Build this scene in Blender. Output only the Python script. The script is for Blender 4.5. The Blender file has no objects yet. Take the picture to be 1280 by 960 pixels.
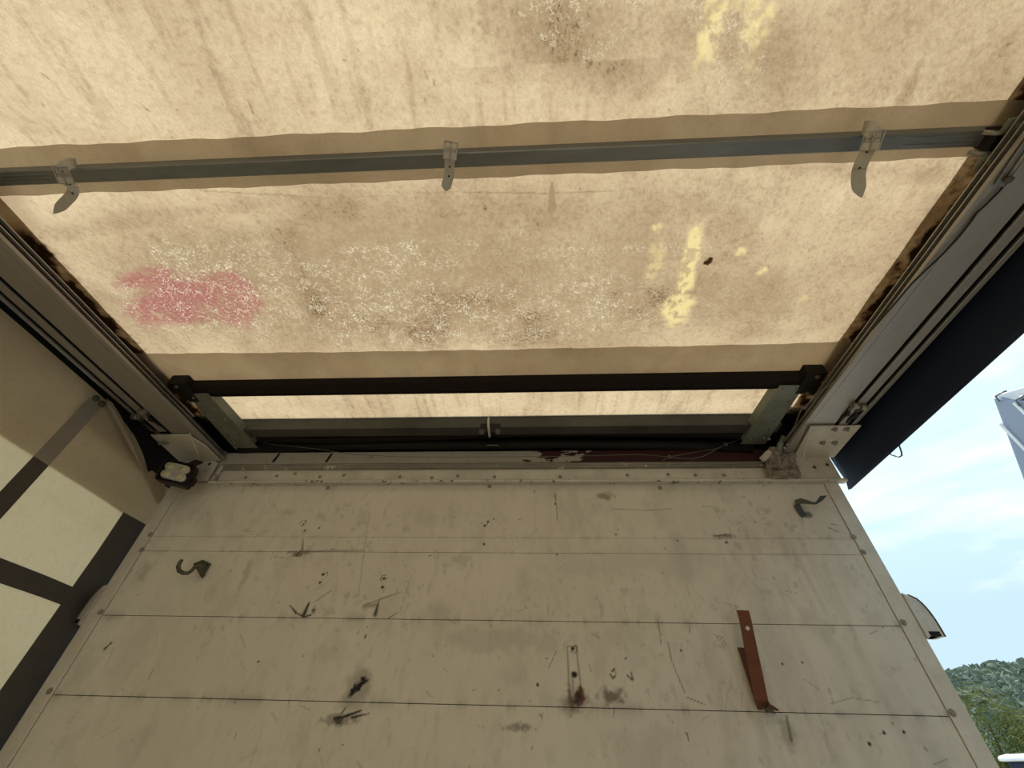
import bpy, bmesh, math, random
import numpy as np
from mathutils import Vector, Matrix
random.seed(7); RNG = np.random.default_rng(7)
sc = bpy.context.scene
C = sc.collection

# ------------------------------------------------------------------ camera
F, YAW, PITCH, ROLL, CX, CD = 520.7711, -0.0694, 0.7465, 0.0320, 0.1614, 1.3835
_cy, _sy, _cp, _sp = math.cos(YAW), math.sin(YAW), math.cos(PITCH), math.sin(PITCH)
_w = np.array([_sy*_cp, _cy*_cp, _sp]); _r = np.array([_cy, -_sy, 0.0]); _u = np.cross(_r, _w)
_r, _u = math.cos(ROLL)*_r + math.sin(ROLL)*_u, -math.sin(ROLL)*_r + math.cos(ROLL)*_u
CAM = np.array([CX, -CD, 0.0])
cam = bpy.data.objects.new('camera', bpy.data.cameras.new('camera')); C.objects.link(cam)
m = Matrix.Identity(4)
for i in range(3):
    m[i][0], m[i][1], m[i][2], m[i][3] = _r[i], _u[i], -_w[i], CAM[i]
cam.matrix_world = m
cam.data.sensor_width = 36; cam.data.lens = F/1280*36; cam.data.clip_start = 0.01; cam.data.clip_end = 2000
sc.camera = cam
def P(x, y, ax, v):
    """world point on the plane (axis ax = v) seen at photo pixel x, y"""
    d = (x-640)/F*_r - (y-480)/F*_u + _w
    return Vector(CAM + (v-CAM[ax])/d[ax]*d)

# ------------------------------------------------------------------ light
SKY_STRENGTH, SUN, EXPO = 1.0, 5.6, 0.38
sc.view_settings.view_transform = 'Standard'; sc.view_settings.look = 'None'
sc.view_settings.gamma = 1; sc.view_settings.use_curve_mapping = False
sc.view_settings.exposure = EXPO
wd = bpy.data.worlds.new('sky'); sc.world = wd; wd.use_nodes = True
nt = wd.node_tree; nt.nodes.clear()
def N(nt, t, **k):
    n = nt.nodes.new(t)
    for a, b in k.items():
        if a == 'ins':
            for q, v in b.items(): n.inputs[q].default_value = v
        else: setattr(n, a, b)
    return n
def ramp(nt, stops, interp='LINEAR'):
    n = nt.nodes.new('ShaderNodeValToRGB'); n.color_ramp.interpolation = interp
    e = n.color_ramp.elements
    while len(e) < len(stops): e.new(0.5)
    for i, (p, c) in enumerate(stops):
        e[i].position = p; e[i].color = (*c, 1) if len(c) == 3 else c
    return n
tc = N(nt, 'ShaderNodeTexCoord'); sx = N(nt, 'ShaderNodeSeparateXYZ'); nt.links.new(tc.outputs['Generated'], sx.inputs[0])
gr = ramp(nt, [(0.0, (.30, .31, .30)), (0.5, (.50, .66, .76)), (0.60, (.50, .68, .82)), (0.70, (.60, .81, .95)), (0.80, (.62, .86, 1.0)), (1.0, (.50, .74, 1.0))])
mr = N(nt, 'ShaderNodeMapRange', ins={1: -1, 2: 1}); nt.links.new(sx.outputs[2], mr.inputs[0]); nt.links.new(mr.outputs[0], gr.inputs[0])
mp = N(nt, 'ShaderNodeMapping', ins={'Scale': (1.0, 1.0, 3.2), 'Rotation': (0, .35, 0)}); nt.links.new(tc.outputs['Generated'], mp.inputs[0])
nz = N(nt, 'ShaderNodeTexNoise', ins={'Scale': 3.4, 'Detail': 7, 'Roughness': .55, 'Distortion': .3}); nt.links.new(mp.outputs[0], nz.inputs['Vector'])
cr = ramp(nt, [(.52, (0, 0, 0)), (.74, (.75, .75, .75))]); nt.links.new(nz.outputs[0], cr.inputs[0])
mx = N(nt, 'ShaderNodeMixRGB'); mx.inputs[2].default_value = (.93, .97, 1, 1)
nt.links.new(cr.outputs[0], mx.inputs[0]); nt.links.new(gr.outputs[0], mx.inputs[1])
bg = N(nt, 'ShaderNodeBackground', ins={1: SKY_STRENGTH}); nt.links.new(mx.outputs[0], bg.inputs[0])
wo = N(nt, 'ShaderNodeOutputWorld'); nt.links.new(bg.outputs[0], wo.inputs[0])
sun = bpy.data.objects.new('sun', bpy.data.lights.new('sun', 'SUN')); C.objects.link(sun)
sun.data.energy = SUN; sun.data.angle = math.radians(.6); sun.data.color = (1, .95, .86)
sun.rotation_euler = Vector((.52, .55, 1.25)).to_track_quat('Z', 'Y').to_euler()

# ------------------------------------------------------------------ helpers
def tag(o, label=None, cat=None, group=None, kind=None):
    if label: o['label'] = label
    if cat: o['category'] = cat
    if group: o['group'] = group
    if kind: o['kind'] = kind
    return o
def thing(name, loc, label, cat, group=None):
    o = bpy.data.objects.new(name, None); C.objects.link(o); o.location = loc; o.empty_display_size = .02
    return tag(o, label, cat, group)
def link(name, me, mat, parent=None):
    o = bpy.data.objects.new(name, me); C.objects.link(o)
    if mat is not None: me.materials.append(mat)
    if parent is not None:
        o.parent = parent
        q = parent; t = Vector((0, 0, 0))
        while q is not None: t = t + q.location; q = q.parent
        o.location = -t
        if parent.parent is not None: o.location = Vector((0, 0, 0))
    return o
class MB:
    """collects shapes in world coordinates; build() links them as one mesh"""
    def __init__(s): s.v = []; s.f = []; s.sm = []
    def add(s, vs, fs, smooth=False):
        k = len(s.v); s.v += [tuple(v) for v in vs]; s.f += [tuple(i+k for i in f) for f in fs]; s.sm += [smooth]*len(fs)
        return s
    def box(s, a, b):
        (x0, y0, z0), (x1, y1, z1) = a, b
        return s.add([(x0,y0,z0),(x1,y0,z0),(x1,y1,z0),(x0,y1,z0),(x0,y0,z1),(x1,y0,z1),(x1,y1,z1),(x0,y1,z1)],
                     [(0,3,2,1),(4,5,6,7),(0,1,5,4),(1,2,6,5),(2,3,7,6),(3,0,4,7)])
    def plate(s, poly, th):
        """polygon with thickness vector th"""
        n = len(poly); th = Vector(th); poly = [Vector(q) for q in poly]
        return s.add(poly+[q+th for q in poly], [tuple(range(n))[::-1], tuple(range(n, 2*n))]+[(i, (i+1) % n, n+(i+1) % n, n+i) for i in range(n)])
    def loft(s, rings, smooth=False, caps=True):
        n = len(rings[0]); vs = [q for r in rings for q in r]; fs = []
        for k in range(len(rings)-1):
            for i in range(n): fs.append((k*n+i, k*n+(i+1) % n, (k+1)*n+(i+1) % n, (k+1)*n+i))
        s.add(vs, fs, smooth)
        if caps:
            k0 = len(s.v)-len(vs); s.f.append(tuple(k0+i for i in range(n))[::-1]); s.sm.append(False)
            s.f.append(tuple(k0+(len(rings)-1)*n+i for i in range(n))); s.sm.append(False)
        return s
    def tube(s, pts, r, n=10):
        pts = [Vector(q) for q in pts]; rs = r if isinstance(r, (list, tuple)) else [r]*len(pts)
        t0 = (pts[1]-pts[0]).normalized(); a = t0.orthogonal().normalized(); rings = []
        for i, q in enumerate(pts):
            t = (pts[min(i+1, len(pts)-1)]-pts[max(i-1, 0)]).normalized()
            a = (a-t*a.dot(t)).normalized(); b = t.cross(a)
            rings.append([q+(a*math.cos(2*math.pi*k/n)+b*math.sin(2*math.pi*k/n))*rs[i] for k in range(n)])
        return s.loft(rings, True)
    def strip(s, pts, wd, th):
        """flat band along pts, width vectors wd (one or per point), thickness th"""
        pts = [Vector(q) for q in pts]; n = len(pts); wd = [Vector(q) for q in wd] if isinstance(wd, list) else [Vector(wd)]*n
        rings = []
        for i, q in enumerate(pts):
            t = (pts[min(i+1, n-1)]-pts[max(i-1, 0)]).normalized(); w = wd[i]; nn = t.cross(w).normalized()*th/2
            rings.append([q-w/2-nn, q+w/2-nn, q+w/2+nn, q-w/2+nn])
        return s.loft(rings)
    def disc(s, c, nrm, r, h, n=16, dome=0.0):
        c = Vector(c); nrm = Vector(nrm).normalized(); a = nrm.orthogonal().normalized(); b = nrm.cross(a)
        ring = lambda rr, hh: [c+nrm*hh+(a*math.cos(2*math.pi*k/n)+b*math.sin(2*math.pi*k/n))*rr for k in range(n)]
        rs = [ring(r, 0), ring(r, h)]
        if dome: rs += [ring(r*.85, h+dome*.5), ring(r*.5, h+dome*.87), ring(r*.12, h+dome)]
        else: rs += [ring(r*.9, h*1.12)]
        return s.loft(rs, n > 8)
    def extrude_y(s, prof, y0, y1):
        return s.loft([[(x, y0, z) for x, z in prof], [(x, y1, z) for x, z in prof]])
    def extrude_x(s, prof, x0, x1):
        return s.loft([[(x0, y, z) for y, z in prof], [(x1, y, z) for y, z in prof]])
    def build(s, name, mat, parent=None, bevel=0.0, sub=0):
        me = bpy.data.meshes.new(name); me.from_pydata(s.v, [], s.f); me.polygons.foreach_set('use_smooth', s.sm); me.update()
        bm = bmesh.new(); bm.from_mesh(me); bmesh.ops.recalc_face_normals(bm, faces=bm.faces); bm.to_mesh(me); bm.free()
        o = link(name, me, mat, parent)
        if bevel:
            b = o.modifiers.new('bevel', 'BEVEL'); b.width = bevel; b.segments = 2; b.limit_method = 'ANGLE'; b.angle_limit = math.radians(40)
        return o
def grid_mesh(name, X, Y, Z, mat, parent=None, col=None, smooth=True):
    """mesh from 2-D coordinate arrays, optional RGBA attribute 'marks'"""
    h, w = X.shape; n = h*w
    me = bpy.data.meshes.new(name); me.vertices.add(n)
    me.vertices.foreach_set('co', np.stack([X, Y, Z], -1).astype(np.float32).ravel())
    i = np.arange(n).reshape(h, w); q = np.stack([i[:-1, :-1], i[:-1, 1:], i[1:, 1:], i[1:, :-1]], -1).reshape(-1, 4)
    me.loops.add(q.size); me.loops.foreach_set('vertex_index', q.ravel().astype(np.int32))
    me.polygons.add(len(q)); me.polygons.foreach_set('loop_start', (np.arange(len(q))*4).astype(np.int32))
    me.polygons.foreach_set('use_smooth', np.full(len(q), smooth))
    me.update(calc_edges=True); me.validate()
    if col is not None:
        a = me.color_attributes.new('marks', 'FLOAT_COLOR', 'POINT'); a.data.foreach_set('color', col.astype(np.float32).ravel())
    return link(name, me, mat, parent)
def vnoise(a, b, scale, seed, octs=4):
    """smooth value noise on numpy arrays"""
    out = np.zeros_like(a); amp = 1; tot = 0
    for o in range(octs):
        r = np.random.default_rng(seed*31+o).random((257, 257)); u = a*scale*2**o+1000.3*(o+1); v = b*scale*2**o+777.7*(o+1)
        iu = np.floor(u).astype(int); iv = np.floor(v).astype(int); fu = u-iu; fv = v-iv
        fu = fu*fu*(3-2*fu); fv = fv*fv*(3-2*fv); iu %= 256; iv %= 256
        out += amp*((r[iu, iv]*(1-fu)+r[iu+1, iv]*fu)*(1-fv)+(r[iu, iv+1]*(1-fu)+r[iu+1, iv+1]*fu)*fv); tot += amp; amp *= .55
    return out/tot
sstep = lambda e0, e1, x: (lambda t: t*t*(3-2*t))(np.clip((x-e0)/(e1-e0), 0, 1))
def seg(A, B, p, q, w0, w1=None, soft=.5):
    """soft stroke between p and q (2-D), width w0 to w1 metres"""
    w1 = w0 if w1 is None else w1
    d = np.array(q, float)-np.array(p, float); L = d@d+1e-12
    t = np.clip(((A-p[0])*d[0]+(B-p[1])*d[1])/L, 0, 1)
    dist = np.hypot(A-p[0]-t*d[0], B-p[1]-t*d[1]); w = w0+(w1-w0)*t
    return 1-sstep(w*(1-soft), w*(1+soft), dist)
def blob(A, B, c, rx, ry, ang, seed, rough=.6, soft=.35, fs=None):
    ca, sa = math.cos(ang), math.sin(ang); a = ((A-c[0])*ca+(B-c[1])*sa)/rx; b = (-(A-c[0])*sa+(B-c[1])*ca)/ry
    d = np.hypot(a, b)+rough*(vnoise(A, B, fs or 1.2/min(rx, ry), seed, 4)-.5)*2
    return 1-sstep(1-soft, 1+soft, d)

# ------------------------------------------------------------------ materials
def newmat(name):
    mt = bpy.data.materials.new(name); mt.use_nodes = True; t = mt.node_tree; t.nodes.clear()
    return mt, t, t.nodes.new('ShaderNodeOutputMaterial')
def coords(t, scale=1.0, stretch=(1, 1, 1)):
    g = N(t, 'ShaderNodeNewGeometry'); mp = N(t, 'ShaderNodeMapping', ins={'Scale': tuple(s*scale for s in stretch)})
    t.links.new(g.outputs['Position'], mp.inputs[0]); return mp.outputs[0]
def noise(t, scale, detail=5, rough=.55, stretch=(1, 1, 1), dist=0.0):
    n = N(t, 'ShaderNodeTexNoise', ins={'Scale': scale, 'Detail': detail, 'Roughness': rough, 'Distortion': dist})
    t.links.new(coords(t, 1, stretch), n.inputs['Vector']); return n.outputs[0]
def mix(t, fac, a, b, mode='MIX'):
    n = N(t, 'ShaderNodeMixRGB', blend_type=mode)
    for i, v in enumerate((fac, a, b)):
        if hasattr(v, 'node'): t.links.new(v, n.inputs[i])
        elif i == 0: n.inputs[0].default_value = v
        else: n.inputs[i].default_value = (*v, 1)
    return n.outputs[0]
def thr(t, src, a, b, hi=1.0):
    n = N(t, 'ShaderNodeMapRange', ins={1: a, 2: b, 3: 0, 4: hi}); t.links.new(src, n.inputs[0]); return n.outputs[0]
def mul(t, a, b, op='MULTIPLY'):
    n = N(t, 'ShaderNodeMath', operation=op)
    for i, v in enumerate((a, b)):
        if hasattr(v, 'node'): t.links.new(v, n.inputs[i])
        else: n.inputs[i].default_value = v
    return n.outputs[0]
def worn(name, base, dark=None, rough=.6, metal=0.0, scale=8, amt=.5, stretch=(1, 1, 1), fine=90, bump=.0, spots=None, spec=.3):
    mt, t, out = newmat(name); dark = dark or tuple(c*.6 for c in base)
    c = mix(t, thr(t, noise(t, scale, 6, .6, stretch), .4, .75, amt), base, dark)
    c = mix(t, thr(t, noise(t, fine, 3, .6, stretch), .5, .8, amt*.6), c, dark)
    if spots: c = mix(t, thr(t, noise(t, spots[1], 5, .65), spots[2], spots[2]+.03), c, spots[0])
    b = N(t, 'ShaderNodeBsdfPrincipled', ins={'Roughness': rough, 'Metallic': metal, 'Specular IOR Level': spec}); t.links.new(c, b.inputs['Base Color'])
    if bump:
        bp = N(t, 'ShaderNodeBump', ins={'Strength': bump, 'Distance': .002}); t.links.new(noise(t, fine, 4), bp.inputs['Height']); t.links.new(bp.outputs[0], b.inputs['Normal'])
    t.links.new(b.outputs[0], out.inputs[0]); return mt
M = {}
M['alu'] = worn('grey_aluminium', (.38, .36, .325), (.23, .21, .185), .42, .35, 5, .5, (1, .25, 1), 60)
M['alu_light'] = worn('bright_aluminium', (.44, .42, .38), (.25, .23, .2), .35, .5, 10, .4)
M['galv'] = worn('galvanised_steel', (.235, .245, .235), (.13, .14, .135), .38, .45, 14, .6, (.2, 1, 1), 70)
M['galv_arm'] = worn('galvanised_bracket_steel', (.23, .245, .20), (.12, .13, .10), .5, .3, 14, .6)
M['cream'] = worn('cream_paint', (.66, .625, .53), (.30, .26, .20), .55, 0, 9, .5, spots=((.03, .022, .015), 42, .70))
M['cream_clean'] = worn('cream_painted_steel', (.66, .625, .53), (.38, .34, .27), .55, 0, 9, .5, spots=((.04, .03, .02), 60, .75))
M['screw'] = worn('painted_screw_head', (.34, .31, .25), (.12, .10, .08), .5, 0, 200, .8)
M['black'] = worn('black_rubber', (.014, .012, .010), (.005, .004, .003), .7, 0, 20, .5)
M['blackbar'] = worn('black_painted_bar', (.010, .007, .005), (.018, .008, .005), .85, 0, 9, .6, spots=((.08, .03, .015), 60, .72))
M['darkgrey'] = worn('dark_grey_metal', (.085, .085, .075), (.03, .03, .025), .6, .2, 6, .7)
M['void'] = worn('void_shade_black', (.012, .010, .008), (.006, .005, .004), .9)  # near-black for joints, holes, rivets, and shade painted into grooves and gaps
M['bolt'] = worn('dull_zinc', (.36, .34, .30), (.14, .12, .10), .45, .6, 200, .6)
M['darkbolt'] = worn('grimy_screw_steel', (.13, .115, .09), (.04, .03, .02), .5, .5, 200, .6)
M['belt'] = worn('grey_plastic_webbing', (.56, .53, .45), (.36, .33, .27), .55, 0, 60, .4)
M['hole'] = worn('belt_hole_shadow', (.05, .04, .03))
M['rustbrown'] = worn('brown_painted_steel', (.155, .056, .022), (.085, .03, .013), .5, 0, 30, .5)
M['strap'] = worn('dark_webbing', (.085, .078, .068), (.055, .05, .042), .7, 0, 15, .5, bump=.2)
M['wire'] = worn('thin_grey_wire', (.20, .18, .14), (.1, .09, .07), .5, .2)
M['cable'] = worn('black_cable', (.02, .018, .015), (.012, .011, .01), .5)
M['ledbody'] = worn('black_housing', (.016, .010, .009), (.008, .006, .005), .4)
M['ledface'] = worn('light_reflector', (.62, .61, .55), (.33, .32, .26), .3, .2, 60, .4)
M['ledlens'] = worn('yellow_led_lens', (.55, .53, .30), (.42, .40, .20), .15, 0, 90, .3, spec=.8)
M['tape'] = worn('crumpled_dirty_tape', (.33, .29, .22), (.06, .045, .03), .5, 0, 32, .9, bump=.6)
M['hookmetal'] = worn('dark_zinc_hook', (.11, .112, .082), (.05, .05, .035), .3, .7, 60, .5)
M['hookgrey'] = worn('grey_steel_hook', (.10, .105, .098), (.05, .05, .05), .5, .5, 60, .6)
M['floor'] = worn('plywood_floor', (.44, .34, .23), (.32, .24, .15), .7, 0, 3, .6, (1, .2, 1), 20)
M['asphalt'] = worn('dusty_asphalt', (.34, .32, .28), (.25, .24, .21), .9, 0, .5, .6)
M['grass'] = worn('hillside_scrub', (.17, .20, .13), (.25, .24, .16), .95, 0, .05, .8)
M['bark'] = worn('brown_bark', (.10, .075, .05), (.05, .035, .025), .9)

def leafmat(name, a, b, sc_):
    mt, t, out = newmat(name); c = mix(t, thr(t, noise(t, sc_, 4), .35, .68), a, b)
    d = N(t, 'ShaderNodeBsdfDiffuse'); tr = N(t, 'ShaderNodeBsdfTranslucent'); ms = N(t, 'ShaderNodeMixShader', ins={0: .3})
    for q in (d, tr): t.links.new(c, q.inputs[0])
    t.links.new(d.outputs[0], ms.inputs[1]); t.links.new(tr.outputs[0], ms.inputs[2]); t.links.new(ms.outputs[0], out.inputs[0]); return mt
M['leaf'] = leafmat('olive_green_leaves', (.075, .10, .032), (.17, .165, .055), .8)
M['leaf2'] = leafmat('deep_green_leaves', (.04, .07, .03), (.08, .10, .04), .8)
M['farleaf'] = leafmat('haze_tinted_foliage', (.17, .215, .17), (.27, .30, .215), .12)  # distance haze put into the leaf colour as a greyed blue tint

def fabric(name, front, trans, tfac, tcol2=None, marks=False, weave=0, grime=.5, gcol=(.40, .30, .20), rough=.8):
    """woven sheet that lets light through; dirt attenuates both sides"""
    mt, t, out = newmat(name)
    g1 = thr(t, noise(t, 3.2, 7, .6), .42, .78, grime); g2 = thr(t, noise(t, 45, 5, .65), .52, .75, grime*.55)
    g3 = thr(t, noise(t, 12, 6, .7, (1, .12, 1)), .52, .8, grime*.6)
    g0 = thr(t, noise(t, 420, 2, .7), .42, .66, .22)
    dirt = mix(t, g1, (1, 1, 1), gcol, 'MULTIPLY'); dirt = mix(t, g2, dirt, (.5, .42, .32), 'MULTIPLY'); dirt = mix(t, g3, dirt, (.62, .52, .42), 'MULTIPLY')
    dirt = mix(t, g0, dirt, (.45, .38, .30), 'MULTIPLY')
    if weave: wv = N(t, 'ShaderNodeTexWave', wave_type='BANDS', bands_direction='X', ins={'Scale': weave, 'Distortion': 2.0, 'Detail': 2}); t.links.new(coords(t), wv.inputs[0])
    if weave: dirt = mix(t, .10, dirt, wv.outputs[0], 'MULTIPLY')
    fc = mix(t, 1, dirt, front, 'MULTIPLY'); tcn = mix(t, 1, dirt, trans, 'MULTIPLY')
    if marks:
        at = N(t, 'ShaderNodeAttribute', attribute_name='marks'); sp = N(t, 'ShaderNodeSeparateColor'); t.links.new(at.outputs['Color'], sp.inputs[0])
        R_, G_, B_, A_ = sp.outputs[0], sp.outputs[1], sp.outputs[2], at.outputs['Alpha']
        # crackle lines where the coating has flaked
        n1 = noise(t, 78, 2, .5, dist=.6); ab = mul(t, mul(t, n1, .5, 'SUBTRACT'), 0, 'ADD'); ab = mul(t, ab, 1, 'ABSOLUTE')
        ln = thr(t, ab, .028, .006); n2 = thr(t, noise(t, 30, 3), .44, .54)
        ck = mul(t, mul(t, ln, n2), A_)
        n3 = thr(t, noise(t, 150, 2, .7), .60, .68); ck = mul(t, ck, mul(t, mul(t, n3, A_), .55), 'MAXIMUM')
        redm = mul(t, G_, thr(t, noise(t, 30, 3, .6), .26, .46))
        for k in (0, 1):
            c = (fc, tcn)[k]
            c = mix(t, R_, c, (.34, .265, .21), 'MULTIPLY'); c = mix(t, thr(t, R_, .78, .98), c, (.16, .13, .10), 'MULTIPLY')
            c = mix(t, B_, c, ((.60, .50, .25), (.95, .74, .34))[k])
            c = mix(t, redm, c, ((.26, .085, .07), (.44, .165, .135))[k])
            c = mix(t, mul(t, ck, .85), c, ((.75, .68, .5), (1.0, .92, .68))[k])
            if k == 0: fc = c
            else: tcn = c
    d = N(t, 'ShaderNodeBsdfDiffuse', ins={1: .3}); tr = N(t, 'ShaderNodeBsdfTranslucent'); ms = N(t, 'ShaderNodeMixShader', ins={0: tfac})
    t.links.new(fc, d.inputs[0]); t.links.new(tcn, tr.inputs[0]); t.links.new(d.outputs[0], ms.inputs[1]); t.links.new(tr.outputs[0], ms.inputs[2])
    t.links.new(ms.outputs[0], out.inputs[0]); return mt
M['tarp'] = fabric('roof_tarpaulin_cloth', (.68, .61, .49), (.95, .74, .47), .34, marks=True, weave=300, grime=.42, gcol=(.62, .53, .44))
M['tarp_band'] = fabric('doubled_tarpaulin_hem', (.52, .46, .37), (.80, .73, .62), .38, grime=.30, gcol=(.6, .5, .4))
M['tarp_side'] = fabric('soiled_side_hem', (.52, .46, .37), (.84, .72, .50), .36, marks=True, grime=.30, gcol=(.6, .5, .4))
M['curtain'] = fabric('pale_curtain_cloth', (.60, .54, .41), (.95, .76, .45), .36, grime=.30, gcol=(.62, .54, .44))
M['valance'] = fabric('grey_valance_cloth', (.40, .38, .35), (.62, .58, .52), .34, grime=.3)
M['navy'] = worn('navy_curtain_cloth', (.012, .02, .045), (.02, .03, .06), .6, 0, 4, .5)
M['trailerside'] = worn('blue_grey_trailer_cloth', (.33, .37, .45), (.27, .31, .39), .6, 0, 2, .5)
M['white'] = worn('white_cover', (.85, .85, .85), (.7, .7, .7), .5)

def wallmat():
    mt, t, out = newmat('painted_bulkhead_boards')
    base = mix(t, thr(t, noise(t, 3.0, 6, .6), .35, .75, .8), (.69, .655, .56), (.58, .54, .45))
    base = mix(t, thr(t, noise(t, 26, 6, .7, (1, 1, .35)), .53, .74, .30), base, (.36, .32, .25))
    base = mix(t, thr(t, noise(t, 160, 3, .7), .62, .74, .35), base, (.22, .19, .14))
    at = N(t, 'ShaderNodeAttribute', attribute_name='marks'); sp = N(t, 'ShaderNodeSeparateColor'); t.links.new(at.outputs['Color'], sp.inputs[0])
    base = mix(t, sp.outputs[1], base, (.19, .165, .125))
    base = mix(t, sp.outputs[2], base, (.12, .045, .015))
    base = mix(t, at.outputs['Alpha'], base, (.30, .29, .27))
    base = mix(t, sp.outputs[0], base, (.016, .013, .01))
    b = N(t, 'ShaderNodeBsdfPrincipled', ins={'Roughness': .5, 'Specular IOR Level': .25}); t.links.new(base, b.inputs['Base Color'])
    t.links.new(b.outputs[0], out.inputs[0]); return mt
M['wall'] = wallmat()
def headermat():
    mt, t, out = newmat('peeling_cream_over_red')
    g = N(t, 'ShaderNodeNewGeometry'); s = N(t, 'ShaderNodeSeparateXYZ'); t.links.new(g.outputs['Position'], s.inputs[0])
    xs = thr(t, s.outputs[0], .0, .55, .42); n = noise(t, 7, 4, .6, (1, 1, 2.5)); k = mul(t, n, xs, 'ADD')
    c = mix(t, thr(t, noise(t, 40, 5), .55, .75, .5), (.50, .46, .37), (.25, .21, .16))
    c = mix(t, thr(t, k, .70, .71), c, (.055, .012, .010))
    b = N(t, 'ShaderNodeBsdfPrincipled', ins={'Roughness': .6}); t.links.new(c, b.inputs['Base Color']); t.links.new(b.outputs[0], out.inputs[0]); return mt
M['peel'] = headermat()
M['moulding'] = worn('grey_worn_moulding', (.27, .25, .20), (.10, .09, .07), .5, 0, 12, .7, (.15, 1, 1), 60, spots=((.55, .52, .44), 30, .62))
M['chipped'] = worn('chipped_cream_edge', (.60, .57, .49), (.34, .31, .25), .5, 0, 20, .5, spots=((.10, .09, .08), 55, .60))

# ================================================================== SETTING
ZG, ZFL, ZF = -2.95, -1.70, 0.99       # ground, load floor, roof cloth
Z0, Z1, Z2, Z3, Z4 = .7785, .5747, .5242, .3243, .1235
JL, JR = -1.1943, 1.1906
ZR = .885                              # underside of side rails

tag(MB().box((-150, -150, ZG-.2), (300, 60, ZG)).build('ground', M['asphalt']), kind='structure')
tag(MB().box((-1.24, -7, ZFL-.05), (1.24, .02, ZFL)).build('floor', M['floor']), kind='structure')

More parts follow.
